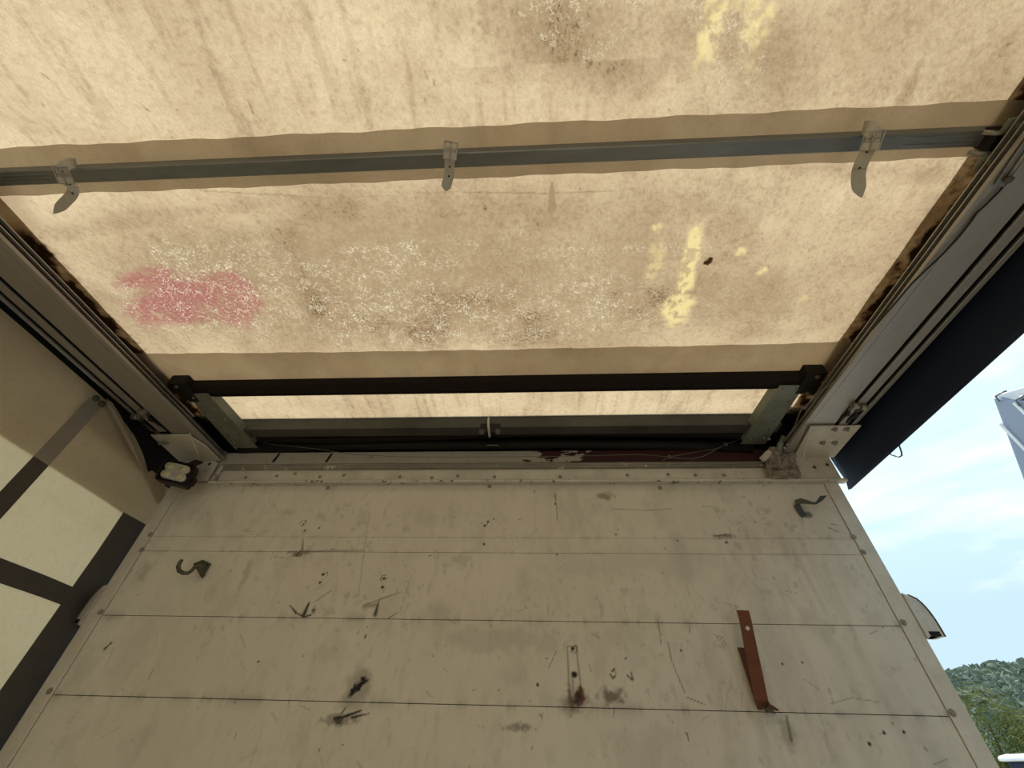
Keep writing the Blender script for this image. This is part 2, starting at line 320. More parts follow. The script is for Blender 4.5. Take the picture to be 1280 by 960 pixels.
# ---- front bulkhead: horizontal boards with open joints, dirt drawn where it is
def wall_marks(A, B):
    R = np.zeros_like(A); G = np.zeros_like(A); Bc = np.zeros_like(A); S = np.zeros_like(A)
    w = lambda x, y: (lambda q: (q.x, q.z))(P(x, y, 1, 0))
    def line(ch, pts, w0, w1=None, k=1.0, soft=.5):
        for a, b in zip(pts[:-1], pts[1:]):
            np.maximum(ch, k*seg(A, B, w(*a), w(*b), w0, w1, soft), out=ch)
    def spot(ch, x, y, rx, ry=None, ang=0, k=1.0, rough=.5, soft=.4, seed=1):
        np.maximum(ch, k*blob(A, B, w(x, y), rx, ry or rx, ang, seed, rough, soft), out=ch)
    # named dark holes, dents and smears
    for x, y, r in [(379,655,.003),(381,663,.0035),(399,660,.0035),(382,651,.003),(404,718,.0045),(400,728,.004),(409,716,.003),(480,723,.0045),(478,734,.0045),
                    (606,657,.004),(610,652,.004),(617,649,.003),(605,680,.004),(716,811,.005),(718,843,.0075),(323,827,.003),(1087,930,.004),(1105,916,.004),(1130,915,.004),
                    (696,693,.003),(908,678,.004),(694,630,.003),(1190,892,.003),(640,690,.002),(672,856,.004),(782,823,.0025),(851,813,.003),(978,830,.003),(1003,828,.003),(955,648,.002),(770,668,.003),(847,676,.003)]:
        spot(R, x, y, r, rough=.35, seed=int(x))
    for x, y in [(379,654),(605,655),(406,718),(480,723),(717,811),(766,843)]:
        rr = np.abs(np.hypot(A-w(x, y)[0], B-w(x, y)[1])-.010); np.maximum(R, .8*(1-sstep(.0006, .0018, rr))*(vnoise(A, B, 90, int(x), 2) > .52), out=R)
    spot(G, 447, 862, .034, .052, -.3, .55, .5, .4, 5); spot(R, 449, 857, .010, .026, -.75, 1, .9, .2, 6)
    spot(G, 440, 880, .03, .03, 0, .4, .7, .6, 7)
    line(R, [(418,898),(432,895),(452,888)], .003, .0018); line(R, [(440,897),(461,892)], .0025, .001); line(R, [(426,893),(432,885)], .0015)
    spot(G, 425, 899, .045, .012, .1, .7, 1.0, .6, 8); spot(R, 424, 900, .012, .007, 0, .8, 1.0, .4, 9)
    line(R, [(362,756),(370,766),(380,771),(388,769)], .001, .003); line(R, [(386,754),(380,768)], .003, .006, 1, .9); spot(R, 392, 763, .006, .009, 0, .8, .8, .5, 11)
    line(R, [(392,753),(414,738)], .0012, .0012, .7); line(R, [(474,750),(469,768)], .0012, .006, .9, .9)
    line(R, [(485,773),(497,766)], .0015, .001, .8); line(G, [(455,757),(475,749),(502,740)], .003, .0012, .7); line(G, [(455,758),(470,756)], .006, None, .6, .9)
    spot(G, 375, 692, .028, .010, .2, .9, 1.0, .7, 12); line(R, [(379,672),(378,686),(370,695)], .001, .003, .7); line(R, [(343,696),(360,698)], .001, None, .6); line(G, [(360,690),(455,688)], .0035, .002, .7, .9)
    line(G, [(462,640),(455,690),(448,745)], .0012, None, .55); line(G, [(505,728),(512,725),(500,765)], .001, None, .5)
    for x, y, rx, ry, k in [(755,620,.026,.012,.75),(766,870,.030,.016,.95),(905,670,.035,.006,.8),(360,640,.02,.01,.3),(310,712,.012,.04,.35),(625,800,.2,.03,.22),(795,700,.25,.05,.15),
                            (140,770,.02,.01,.4),(355,708,.03,.03,.15),(240,640,.02,.03,.2),(180,715,.02,.03,.4),(175,800,.05,.10,.15),(648,909,.035,.007,.75),(575,700,.03,.02,.25),(545,770,.04,.03,.25),(985,915,.02,.03,.5)]:
        spot(G, x, y, rx, ry, 0, k, 1.0, .7, int(x+y))
    line(G, [(765,636),(808,638),(840,636)], .002, .0012, .6); line(R, [(893,670),(914,668)], .0018, .001, .8); line(R, [(898,673),(910,674)], .001, None, .6)
    line(R, [(694,618),(694,630)], .0008, .0014, .7)
    # ghost of a removed bracket with rust
    for pts in ([(709,808),(711,850),(713,882)], [(720,808),(725,850),(728,882)], [(709,808),(721,808)], [(715,840),(717,870)]): line(G, pts, .0018, .0026, .75, .8)
    spot(Bc, 725, 869, .012, .016, 0, 1, .9, .5, 21); spot(Bc, 713, 872, .006, .026, .1, .7, .9, .6, 22); spot(R, 722, 873, .013, .012, 0, .85, 1.1, .5, 23); spot(G, 720, 880, .03, .02, 0, .8, 1.0, .8, 24)
    for a in [((768,836),(765,839)), ((763,843),(766,848)), ((766,848),(769,845)), ((784,844),(790,850)), ((789,841),(791,850))]: line(R, list(a), .0022, None, .85)
    line(R, [(768,884),(767,896)], .0012, None, .6); line(R, [(736,830),(739,839)], .0012, None, .6)
    # arrow shaped scuff, dents on the left and streaky grime under the right hook
    line(R, [(131,811),(138,804)], .004, .0015, .9); spot(R, 138, 804, .005, .004, 0, .7, .8, .5, 30)
    for x0, y0, x1, y1 in [(822,772,826,800),(826,800,826,806),(834,802,841,830),(841,830,856,866),(694,616,697,650),(862,782,862,790)]: line(G, [(x0,y0),(x1,y1)], .0013, None, .9)
    for k in range(3): line(R, [(893+k*4,792+k*1.5),(900+k*4,803+k*1.5)], .0008, None, .7)
    line(R, [(983,895),(989,925)], .0022, .004, .6, .9); line(R, [(858,916),(862,928)], .002, .001, .8); line(G, [(1038,880),(1065,872),(1100,878)], .0012, None, .6)
    for x, y in [(1036,660),(1043,663),(1040,655)]: line(R, [(x,y),(x+7,y+2)], .0018, .0008, .8)
    r = np.random.default_rng(5)
    for k in range(46):                                     # soft run-down streaks at the daylight side
        x = r.uniform(.62, 1.16); z = r.uniform(-.05, .62); L = r.uniform(.08, .5)
        np.maximum(S, r.uniform(.08, .26)*seg(A, B, (x, z), (x+r.uniform(-.01, .02), z-L), r.uniform(.006, .022), None, .95), out=S)
    S *= .5+.9*vnoise(A, B, 40, 3, 4)
    for k in range(150):                                    # hairline scratches everywhere
        x = r.uniform(-1.15, 1.15); z = r.uniform(-.1, .76); a = r.uniform(0, math.pi); L = r.uniform(.006, .05)
        ch = R if r.random() < .18 else G; np.maximum(ch, r.uniform(.25, .75)*seg(A, B, (x, z), (x+L*math.cos(a), z+L*math.sin(a)), r.uniform(.0005, .0012)), out=ch)
    for k in range(70):
        x = r.uniform(-1.15, 1.15); z = r.uniform(-.1, .76)
        np.maximum(R, r.uniform(.4, .9)*seg(A, B, (x, z), (x+r.normal()*.003, z+r.normal()*.003), r.uniform(.0008, .0022)), out=R)
    np.maximum(G, .17*sstep(.55, .80, vnoise(A, B*.7, 14, 61, 5)), out=G); np.maximum(G, .30*sstep(.62, .78, vnoise(A, B*.6, 70, 62, 4))*sstep(.4, .7, vnoise(A, B, 4, 63, 3)), out=G)
    # dirt collecting under and over each joint
    for z, k in ((Z3, .55), (Z4, .55), (Z2, .3), (Z1, .25)):
        nn = vnoise(A, B*0, 30, int(z*1000), 4); np.maximum(G, k*sstep(.45, .75, nn)*np.exp(-np.abs(B-z)/.010), out=G)
        np.maximum(G, .30*sstep(.5, .85, vnoise(A, B*.3, 45, 9, 4)*.6+.4*vnoise(A, B, 12, 19, 3))*np.exp(-np.clip(B-z, 0, 9)/.035)*(B > z), out=G)
    return np.stack([R, G, Bc, S], -1)
wall = MB().box((-1.24, .005, ZFL), (1.24, .028, .86)).build('wall_front', M['void']); tag(wall, kind='structure')
def board(za, zb, step, gap, zmin=-9):
    xs = np.linspace(JL+.0012, JR-.0012, int((JR-JL)/step)+1); zs = np.linspace(za+gap, zb-gap, max(3, int((zb-za)/step)+1))
    xs = np.r_[xs[0], xs, xs[-1]]; zs = np.r_[zs[0], zs, zs[-1]]
    A, B = np.meshgrid(xs, zs); Y = np.zeros_like(A); Y[0, :] = Y[-1, :] = .005; Y[:, 0] = Y[:, -1] = .005
    Y += .0008*(vnoise(A, B, 3, 4, 3)-.5)*(Y == 0)
    o = grid_mesh('board', A, Y, B, M['wall'], wall, wall_marks(A, B) if step < .01 else np.zeros(A.shape+(4,)), smooth=False); return o
board(Z1, Z0+.01, .0028, .0004); board(Z2, Z1, .0028, .0004); board(Z3, Z2, .0028, .0009); board(Z4, Z3, .0028, .0009); board(Z4-.2, Z4, .0028, .0009)
zz = Z4-.2
while zz-.2 > ZFL: board(zz-.2, zz, .05, .0009); zz -= .2
board(ZFL+.002, zz, .05, .0009)

# edge strips of the bulkhead (corner posts)
SCREW = [(-1, [(188,668),(177,687),(126,765),(62,864)]), (1, [(1067,671),(1079,690),(1129,778),(1190,891)])]
for s, pts in SCREW:
    xa, xb = (-1.24, JL-.001) if s < 0 else (JR+.001, 1.24)
    t = MB().box((xa, -.003, ZFL), (xb, .06, Z0+.004)).build('trim_1' if s < 0 else 'trim_2', M['cream_clean'], None, .0015); tag(t, kind='structure')
    for i, q in enumerate(pts+[None, None]):
        c = P(*q, 1, -.003) if q else Vector((pts and (xa+xb)/2, -.003, -.08-.2*(i-3)))
        sb = MB().disc(c, (0, -1, 0), .0085, .0012, 18).disc(c+Vector((0, -.0012, 0)), (0, -1, 0), .005, .002, 6)
        sb.build('screw', M['screw'], t)

# ---- roof cloth
def tarp_marks(A, B):
    f = lambda x, y: (lambda q: (q.x, q.y))(P(x, y, 2, ZF))
    R = np.zeros_like(A); G = np.zeros_like(A); Bc = np.zeros_like(A); K = np.zeros_like(A)
    def sp(ch, x, y, rx, ry, ang=0, k=1.0, rough=.6, soft=.4, seed=1, fs=None): np.maximum(ch, k*blob(A, B, f(x, y), rx, ry, ang, seed, rough, soft, fs), out=ch)
    def ln(ch, pts, w0, w1=None, k=1., soft=.6):
        for a, b in zip(pts[:-1], pts[1:]): np.maximum(ch, k*seg(A, B, f(*a), f(*b), w0, w1, soft), out=ch)
    sp(G, 225, 378, .20, .062, -.28, .95, .5, .35, 3, 14); sp(G, 290, 375, .10, .08, -.3, .8, .6, .4, 4, 14); sp(G, 180, 350, .09, .03, -.2, .9, .5, .4, 5, 14)
    sp(K, 270, 365, .30, .15, -.25, .95, .5, .5, 6, 9); sp(K, 500, 390, .60, .13, 0, .9, .7, .6, 7, 6); sp(K, 470, 330, .30, .05, -.1, .8, .9, .5, 8, 12)
    sp(K, 700, 315, .34, .016, 0, .5, .8, .6, 9, 12); sp(K, 680, 395, .45, .10, 0, .7, .8, .7, 10, 8); sp(K, 715, 25, .10, .06, 0, .6, .8, .5, 12, 16); sp(K, 910, 25, .14, .06, 1.2, .5, .8, .5, 13, 20)
    # brownish ponding stain under the bow, greener band, tide line
    sp(R, 470, 290, .80, .055, -.02, .42, .8, .8, 14, 5); sp(R, 480, 345, 1.1, .20, -.02, .52, .6, .7, 15, 4); sp(R, 600, 310, .035, .11, .1, .35, .8, .7, 16, 16)
    sp(R, 620, 390, 1.2, .16, 0, .48, .8, .7, 17, 4); sp(R, 180, 275, .30, .03, -.1, .4, .8, .8, 18, 8)
    ln(R, [(250,238),(420,248),(560,240),(700,242),(800,236)], .0016, None, .45); ln(R, [(690,228),(690,262)], .002, .011, .75, .8); ln(R, [(690,262),(689,270)], .008, .003, .7, .9)
    ln(R, [(762,290),(757,320)], .006, None, .35, .9)
    # yellow stain and dark blotch
    sp(Bc, 862, 330, .020, .10, -.10, .9, .6, .4, 19, 18); sp(Bc, 845, 385, .035, .06, -.3, .75, .9, .5, 20, 22); sp(Bc, 820, 320, .020, .06, 0, .35, .9, .5, 21, 22); sp(R, 815, 385, .07, .11, .1, .38, .7, .7, 22, 9)
    sp(R, 886, 326, .011, .012, 0, 1, .7, .3, 23); sp(R, 907, 318, .006, .005, 0, .7, .7, .3, 24)
    for x, y in [(822,285),(953,338),(1003,375),(926,313)]: sp(Bc, x, y, .012, .012, 0, .6, 1., .5, x, 60)
    # upper bay stains
    sp(R, 700, 45, .16, .08, .2, .40, .8, .6, 25, 8); sp(R, 950, 55, .18, .10, .6, .42, .9, .7, 26, 7); sp(Bc, 890, 25, .02, .06, 0, .7, .9, .5, 27, 30); sp(Bc, 945, 15, .03, .06, -.2, .6, 1., .5, 28, 30)
    sp(R, 1200, 30, .28, .12, .4, .33, .9, .7, 29, 7); ln(R, [(1150,78),(1130,125)], .010, .016, .45, .95); sp(R, 605, 20, .012, .035, 0, .4, .7, .5, 31); sp(R, 430, 75, .003, .002, 0, .9, .3, .3, 32)
    sp(R, 1060, 340, .26, .13, .7, .30, .9, .7, 33, 7); sp(R, 1100, 215, .4, .02, .1, .3, .9, .8, 34, 12); sp(R, 930, 270, .3, .08, .6, .18, .9, .8, 35, 8)
    r = np.random.default_rng(11)
    for k in range(230):
        x = r.uniform(-1.1, 1.15); y = r.uniform(-1.5, -.3); a = r.normal(1.45, .4); L = abs(r.normal(0, .008))
        np.maximum(R, r.uniform(.25, .8)*seg(A, B, (x, y), (x+L*math.cos(a), y+L*math.sin(a)), r.uniform(.0008, .0022)), out=R)
    n = vnoise(A*1.0, B*.12, 60, 44, 3); R = np.maximum(R, .20*sstep(.52, .78, n))+.10
    n = vnoise(A, B, 110, 45, 3); R = np.minimum(R+.15*sstep(.50, .80, n)+.12*sstep(.35, .7, vnoise(A, B, 260, 47, 2)), .74); D = np.zeros_like(A); sp(D, 886, 326, .011, .012, 0, 1, .7, .3, 23); R = np.maximum(R, D); n = vnoise(A, B, 7, 46, 5); R = R+.20*sstep(.40, .75, n)*(R < .7)
    # black mould along both side rails
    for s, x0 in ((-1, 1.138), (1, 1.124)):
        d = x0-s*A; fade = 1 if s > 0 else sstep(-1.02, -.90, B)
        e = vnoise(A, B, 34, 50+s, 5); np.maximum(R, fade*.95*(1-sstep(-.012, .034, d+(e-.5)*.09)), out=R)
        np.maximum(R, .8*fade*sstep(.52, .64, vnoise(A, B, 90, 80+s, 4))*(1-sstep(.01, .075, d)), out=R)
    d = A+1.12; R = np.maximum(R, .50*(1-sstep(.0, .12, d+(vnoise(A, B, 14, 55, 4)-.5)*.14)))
    return np.stack([np.clip(R, 0, 1), np.clip(G, 0, 1), np.clip(Bc*(.25+1.1*sstep(.35, .6, vnoise(A, B, 70, 91, 4))), 0, 1)*.85, np.clip(K, 0, 1)], -1)
YF = P(640, 521, 2, ZF).y              # front end of the cloth
def zf(A, B): return ZF + .002*(vnoise(A, B, 2.2, 70, 3)-.5)*2
xs = np.arange(-1.2, 1.2001, .003); ys = np.arange(-1.62, YF, .003); A, B = np.meshgrid(xs, ys)
ceil = grid_mesh('ceiling', A, B, zf(A, B), M['tarp'], None, tarp_marks(A, B)); tag(ceil, kind='structure')
xs = np.linspace(-1.2, 1.2, 60); ys = np.linspace(-7, -1.62, 100); A, B = np.meshgrid(xs, ys)
c0 = np.zeros(A.shape+(4,)); c0[..., 0] = .25
grid_mesh('rear_cloth', A, B, zf(A, B), M['tarp'], ceil, c0)
for s in (-1, 1):                      # the cloth turns down over the outer side of each rail
    ys = np.linspace(-7, YF+.12, 120); pr = np.array([(1.2, ZF), (1.262, ZF-.006), (1.275, ZF-.03), (1.277, ZR+.02)])
    A = np.repeat(s*pr[:, 0][None], 120, 0); Zp = np.repeat(pr[:, 1][None], 120, 0); B = np.repeat(ys[:, None], 4, 1)
    grid_mesh('cloth_edge', A, B, Zp, M['valance'] if s < 0 else M['navy'], ceil)
def band(name, pa, pb, dz, mat=M['tarp_band']):
    """doubled cloth between two photo edges, just below the roof cloth"""
    n = 300; rows = []
    for k in range(7):
        t = k/6; rows.append([(x, (pa(x)*(1-t)+pb(x)*t)) for x in np.linspace(-1.2, 1.2, n)])
    R_ = np.array(rows); A, B = R_[..., 0], R_[..., 1]
    return grid_mesh(name, A, B, zf(A, B)-dz-.003*np.sin(np.linspace(0, math.pi, 7))[:, None], mat, ceil)
def edge(pts):
    q = sorted([(P(x, y, 2, ZF-.006).x, P(x, y, 2, ZF-.006).y) for x, y in pts]); X, Y = zip(*q)
    c = np.polyfit(X, Y, 2 if len(q) > 3 else 1); return lambda x: float(np.polyval(c, x))+.0012*math.sin(23*x)+.0008*math.sin(61*x+1)
bowA = edge([(0,185),(320,170),(640,156),(1000,137),(1255,126)]); bowB = edge([(0,245),(300,235),(640,220),(1000,205),(1210,196.5)])
band('bow_pocket', bowA, bowB, .006)
band('front_hem', edge([(200,442),(435,440),(700,436),(1050,428)]), edge([(230,482),(640,477),(1026,470)]), .005)
fh = edge([(200,442),(435,440),(700,436),(1050,428)])
for s, x0, x1 in ((1, 1.098, 1.2), (-1, 1.121, 1.2)):      # hem along each side
    ys = np.arange(-1.6, YF, .003); xx = np.linspace(x0, x1, 34); A, B = np.meshgrid(s*xx, ys); A = A+.001*np.sin(B*31)
    grid_mesh('side_hem', A, B, zf(A, B)-.0035, M['tarp_side'], ceil, tarp_marks(A, B))

# ================================================================== SIDE RAILS
def rail(s, label):
    t = thing('roof_side_rail', (s*1.17, -3, ZR), label, 'rail', 'roof side rails'); X = lambda p_: [(s*x, z) for x, z in p_]
    y0, y1 = -7, .0
    MB().extrude_y(X([(1.079, ZR), (1.181, ZR), (1.181, .90), (1.215, .915), (1.215, ZF-.01), (1.19, ZF-.01), (1.19, .929), (1.092, .925), (1.092, .895), (1.079, .895)]), y0, y1).build('beam', M['alu'], t, .0012)
    MB().extrude_y(X([(1.194, ZR-.001), (1.222, ZR-.001), (1.222, .91), (1.216, .91), (1.216, ZR+.006), (1.199, ZR+.006), (1.199, .91), (1.194, .91)]), y0, -.2).build('roller_track', M['alu'], t, .001)
    MB().extrude_y(X([(1.235, ZR-.001), (1.256, ZR+.003), (1.262, .93), (1.257, .93), (1.251, ZR+.008), (1.239, ZR+.004), (1.239, .91), (1.235, .91)]), y0, -.2).build('roller_track', M['alu'], t, .001)
    MB().extrude_y(X([(1.184, .912), (1.266, .912), (1.266, ZF-.012), (1.184, ZF-.012)]), y0, .0).build('track_housing', M['void'], t)
    for x in (1.1920, 1.2335): MB().extrude_y(X([(x, ZR+.002), (x+.0012, ZR+.002), (x+.0012, .912), (x, .912)]), y0, -.2).build('groove_shade', M['void'], t)  # near-black strips that paint shade into the roller grooves
    for x in (1.193, 1.235): MB().extrude_y(X([(x, ZR-.0025), (x+.004, ZR-.0025), (x+.004, ZR+.002), (x, ZR+.002)]), y0, -.2).build('track_lip', M['alu_light'], t, .0008)
    for z in (.905, .920):
        MB().extrude_y(X([(1.079, z), (1.094, z), (1.094, z+.003), (1.079, z+.003)]), y0, -.24 if z > .91 else -.02).build('guide_lip', M['alu_light'], t, .0008)
    MB().extrude_y(X([(1.0905, .8952), (1.0915, .8952), (1.0915, .924), (1.0905, .924)]), y0, -.02).build('lip_groove_shade', M['void'], t)  # thin near-black strip, painted shade between the guide lips
    MB().extrude_y(X([(1.098, ZR-.0012), (1.100, ZR-.0012), (1.100, ZR+.001), (1.098, ZR+.001)]), y0, -.19).build('score_line', M['alu_light'], t)
    return t
railL = rail(-1, 'grey aluminium roof rail on the left, above the pale strapped side curtain')
railR = rail(1, 'grey aluminium roof rail on the right, beside the hanging navy curtain')

# roller ends where the curtain cables are hooked, just behind each corner plate
for s, lab, pts in ((-1, 'left', [(178,514),(170,520)]), (1, 'right', [(1068,506),(1078,508)])):
    for k, q in enumerate(pts):
        c = P(*q, 2, ZR-.006); nm = {('left', 0): 'nearer the cargo space', ('left', 1): 'nearer the curtain', ('right', 0): 'nearer the cargo space', ('right', 1): 'nearer the navy curtain'}[(lab, k)]
        t = thing('curtain_roller', c, f'small zinc curtain roller at the {lab} rail end, the one {nm}', 'roller', 'curtain rollers at the rail ends')
        MB().disc(c+Vector((-.009, 0, -.004)), (1, 0, 0), .010, .018, 16).build('wheel', M['bolt'], t)
        MB().box(c+Vector((-.006, -.006, 0)), c+Vector((.006, .030, .010))).build('shank', M['darkbolt'], t, .001)
        e = c+Vector((0, .09, .0)); MB().tube([c+Vector((0, .028, .002)), c+Vector((.002*s, .045, -.002)), c+Vector((0, .06, .004)), e+Vector((0, .0, .004))], [.003, .007, .0065, .0035], 10).build('tension_spring', M['cable'], t)

# corner gusset plates under the rails, folded down onto the bulkhead
def gusset(s, label):
    t = thing('corner_plate', (s*1.18, -.1, ZR-.006), label, 'bracket', 'corner plates'); z = ZR-.004
    if s > 0: top = [(1012,527),(1077,527),(1043,569),(999,577),(986,590)]
    else: top = [(190,545),(238,544),(255,555),(262,566),(240,576),(216,563)]
    if s > 0: poly = [(1.098, -.205), (1.262, -.205), (1.27, -.012), (1.125, -.012)]
    else: poly = [(-1.256, -.19), (-1.112, -.19), (-1.088, -.12), (-1.09, -.012), (-1.262, -.012)]
    MB().plate([(x, y, z) for x, y in poly], (0, 0, -.005)).build('top_plate', M['cream'], t, .001)
    xi, xo = (1.02, 1.252) if s > 0 else (-1.095, -1.25)
    MB().plate([(xi, -.014, .788), (xo, -.014, .788), (xo, -.014, z), (xi+(.03*s), -.014, z), (xi, -.014, .868)], (0, .006, 0)).build('wall_plate', M['cream'], t, .001)
    MB().plate([(s*1.096, -.20, z-.004), (s*1.10, -.20, z-.004), (s*1.13, -.02, z-.05), (s*1.126, -.02, z-.05)], (0, .0, -.002)).build('fold_web', M['cream'], t)
    bl = [(1043,536),(1058,536),(1028,553),(1043,553)] if s > 0 else [(201,553),(208,553),(214,563)][:2]
    for q in bl:
        c = P(*q, 2, z-.005); MB().disc(c, (0, 0, -1), .0105, .002, 20).disc(c+Vector((0, 0, -.002)), (0, 0, -1), .0070, .004, 12).disc(c+Vector((0, 0, -.006)), (0, 0, -1), .0038, .004, 10).build('bolt', M['screw'], t)
    wb = [(986,584),(1018,584),(1034,581),(969,580)] if s > 0 else [(262,580)]
    for q in wb:
        c = P(*q, 1, -.014); MB().disc(c, (0, -1, 0), .0065, .001, 14, .003).build('rivet', M['darkbolt'], t)
gusset(1, 'cream painted corner plate with four bolts under the right rail end, by the navy curtain')
gusset(-1, 'cream painted corner plate above the square work light, under the left rail end')

# ================================================================== HEADER BEAM over the bulkhead
hb = thing('header_beam', (0, 0, .79), 'chipped cream header beam running across the top of the bulkhead boards', 'beam')
MB().box((-1.20, 0, .862), (1.06, .05, .922)).build('upper_panel', M['peel'], hb, .001)
for x, w_ in [(343, .006), (409, .005)]:
    c = P(x, 573, 1, -.001); MB().plate([c+Vector((-.004, 0, -.018)), c+Vector((w_, 0, -.018)), c+Vector((.016, 0, .022)), c+Vector((.008, 0, .022))], (0, -.0012, 0)).build('paint_chip', M['black'], hb)
xl = P(270, 585, 1, -.02).x; xr = P(958, 583, 1, -.02).x
MB().extrude_x([(0, .835), (-.018, .837), (-.022, .842), (-.018, .847), (-.022, .853), (-.016, .859), (0, .862)], -1.062, 1.01).build('moulding', M['moulding'], hb, .001)
MB().box((-1.062, -.006, .79), (1.03, .004, .836)).build('channel_web', M['cream'], hb)
MB().extrude_x([(0, .774), (-.024, .773), (-.026, .780), (-.022, .784), (-.006, .786), (0, .79)], -1.082, 1.262).build('bottom_ledge', M['chipped'], hb, .001)
a, b = P(262, 604, 1, -.022), P(278, 582, 1, -.022)
MB().plate([(-1.082, -.022, .785), (-1.074, -.022, .785), (-1.054, -.022, .848), (-1.062, -.022, .848)], (0, .02, 0)).build('end_web', M['chipped'], hb, .001)
for q in [(307,597),(346,595),(369,592),(400,596),(430,594),(540,597),(572,595),(618,596),(700,596),(784,594),(835,593),(869,594),(500,596),(905,594)]:
    c = P(*q, 1, -.006); MB().disc(c, (0, -1, 0), .0065, .0015, 14, .002).disc(c+Vector((0, -.003, 0)), (0, -1, 0), .0025, .001, 8).build('rivet', M['screw'], hb)
for q in [(410,610),(612,608),(825,610)]:
    c = P(*q, 1, -.001); MB().disc(c, (0, -1, 0), .0075, .002, 16).disc(c+Vector((0, -.002, 0)), (0, -1, 0), .004, .0015, 6).build('screw', M['screw'], wall)
MB().box((-1.24, .004, .78), (-1.05, .012, .885)).build('left_end_plate', M['cream_clean'], hb)

# ---- dark front lintel, seal and added daylight-blocking panels between roof and header
yl = YF-.002
fl = thing('front_lintel', (0, yl, .96), 'dark grey front roof beam spanning behind the black bar', 'beam')
zb = P(640, 534, 1, yl).z
MB().box((-1.06, yl, zb), (1.06, yl+.05, ZF+.012)).build('beam', M['darkgrey'], fl, .002)
MB().box((-1.25, .075, .86), (1.25, .09, ZF+.012)).box((-1.25, yl+.05, ZF+.006), (1.25, .09, ZF+.012)).box((-1.26, yl-.03, ZF+.008), (-1.0, .09, ZF+.02)).box((1.0, yl-.03, ZF+.008), (1.26, .09, ZF+.02)).box((-1.284, -.45, .768), (-1.277, .09, ZF+.02)).box((1.264, yl-.12, .93), (1.268, .09, ZF+.02)).build('daylight_block', M['void'], fl)  # near-black panels added to stop daylight leaking in and keep the gaps dark
MB().box((-1.2, .028, .70), (1.2, .075, .862)).build('filler', M['void'], fl)
ys_ = .0
pts = [P(x, y, 1, -.01) for x, y in [(300,561),(420,557),(560,556),(700,555),(860,557),(940,560)]]
tag(MB().tube(pts, .019, 14).build('roof_tube', M['black'], None), 'thick black rubber tube lying along the top of the header beam', 'tube')
pts = [P(x, y, 1, -.06) for x, y in [(322,549),(400,551),(470,549),(560,546),(640,543),(720,542),(830,543),(935,544)]]
tag(MB().strip(pts, (0, .03, 0), .006).build('sealing_strip', M['blackbar'], None), 'black sealing strip sagging under the dark front beam', 'seal')

# centre latch on the lintel
c = P(611, 535, 1, yl-.012)
lt = thing('centre_latch', c, 'small metal loop latch with two round washers at mid width of the front beam', 'latch')
MB().tube([P(x, y, 1, yl-v) for x, y, v in [(611,522,.002),(610.5,525,.014),(610.5,531,.022),(611,538,.022),(612,545,.010),(612,546,.002)]], .0045, 10).build('loop', M['alu_light'], lt)
for x in (602.5, 622.5): 
    c = P(x, 540, 1, yl-.010); MB().disc(c, (0, -.9, -.4), .0105, .004, 20).disc(c+Vector((0, -.004, -.002)), (0, -.9, -.4), .006, .004, 6).build('washer', M['darkbolt'], lt)
a = P(608, 556.5, 1, -.034); b = P(623, 556.5, 1, -.034)
MB().tube([a+Vector((-.0, .01, .004)), a, b, b+Vector((0, .01, .004))], .002, 8).build('slot_clip', M['alu_light'], lt)
MB().box((P(600, 540, 1, yl).x, yl-.009, zb-.028), (P(625, 540, 1, yl).x, yl+.01, zb+.012)).build('mount', M['black'], lt, .001)

# ================================================================== ROOF BOW and front bar
bowB_ = lambda z: [P(x, y, 2, z) for x, y in [(0,233),(1215,184)]]
zb_ = .957; q0, q1 = bowB_(zb_); yb = (q0.y+q1.y)/2; slope = (q1.y-q0.y)/(q1.x-q0.x)
def bowpt(x, dy, z): return (x, yb+slope*(x-(q0.x+q1.x)/2)+dy, z)
rb = thing('roof_bow', (0, yb, zb_), 'grey galvanised roof bow crossing the whole cloth ceiling, with three buckled straps', 'roof bow')
W_ = .030
prof = [(0, 0), (-.003, -.002), (-.013, -.002), (-.0145, 0), (-.0165, 0), (-.018, -.002), (-W_+.003, -.002), (-W_, .001), (-W_-.001, .024), (0, .024)]
sl0, sl1 = P(1118, 178, 2, zb_).x, P(72, 222, 2, zb_).x
prof = [(0, .001), (-.002, -.001), (-W_+.002, -.001), (-W_, .002), (-W_-.0015, .024), (0, .024)]
rings = [[bowpt(x, dy, zb_+dz) for dy, dz in prof] for x in np.linspace(-1.12, 1.12, 40)]
MB().loft(rings).build('crossbar', M['galv'], rb, .0008)
for s, x0, x1 in ((1, sl0, 1.085), (-1, sl1, -1.085)):     # pressed ridges near both ends
    for dy in (-.022, -.008):
        MB().tube([bowpt(x, dy, zb_+.0005) for x in np.linspace(x0, x1, 8)], [.0005]+[.004]*6+[.0005], 8).build('pressed_ridge', M['galv'], rb)
    MB().tube([bowpt(x, -.015, zb_+.003) for x in np.linspace(x0+.012*s, x1, 8)], [.001]+[.0045]*6+[.001], 8).build('recess', M['galv_arm'], rb)
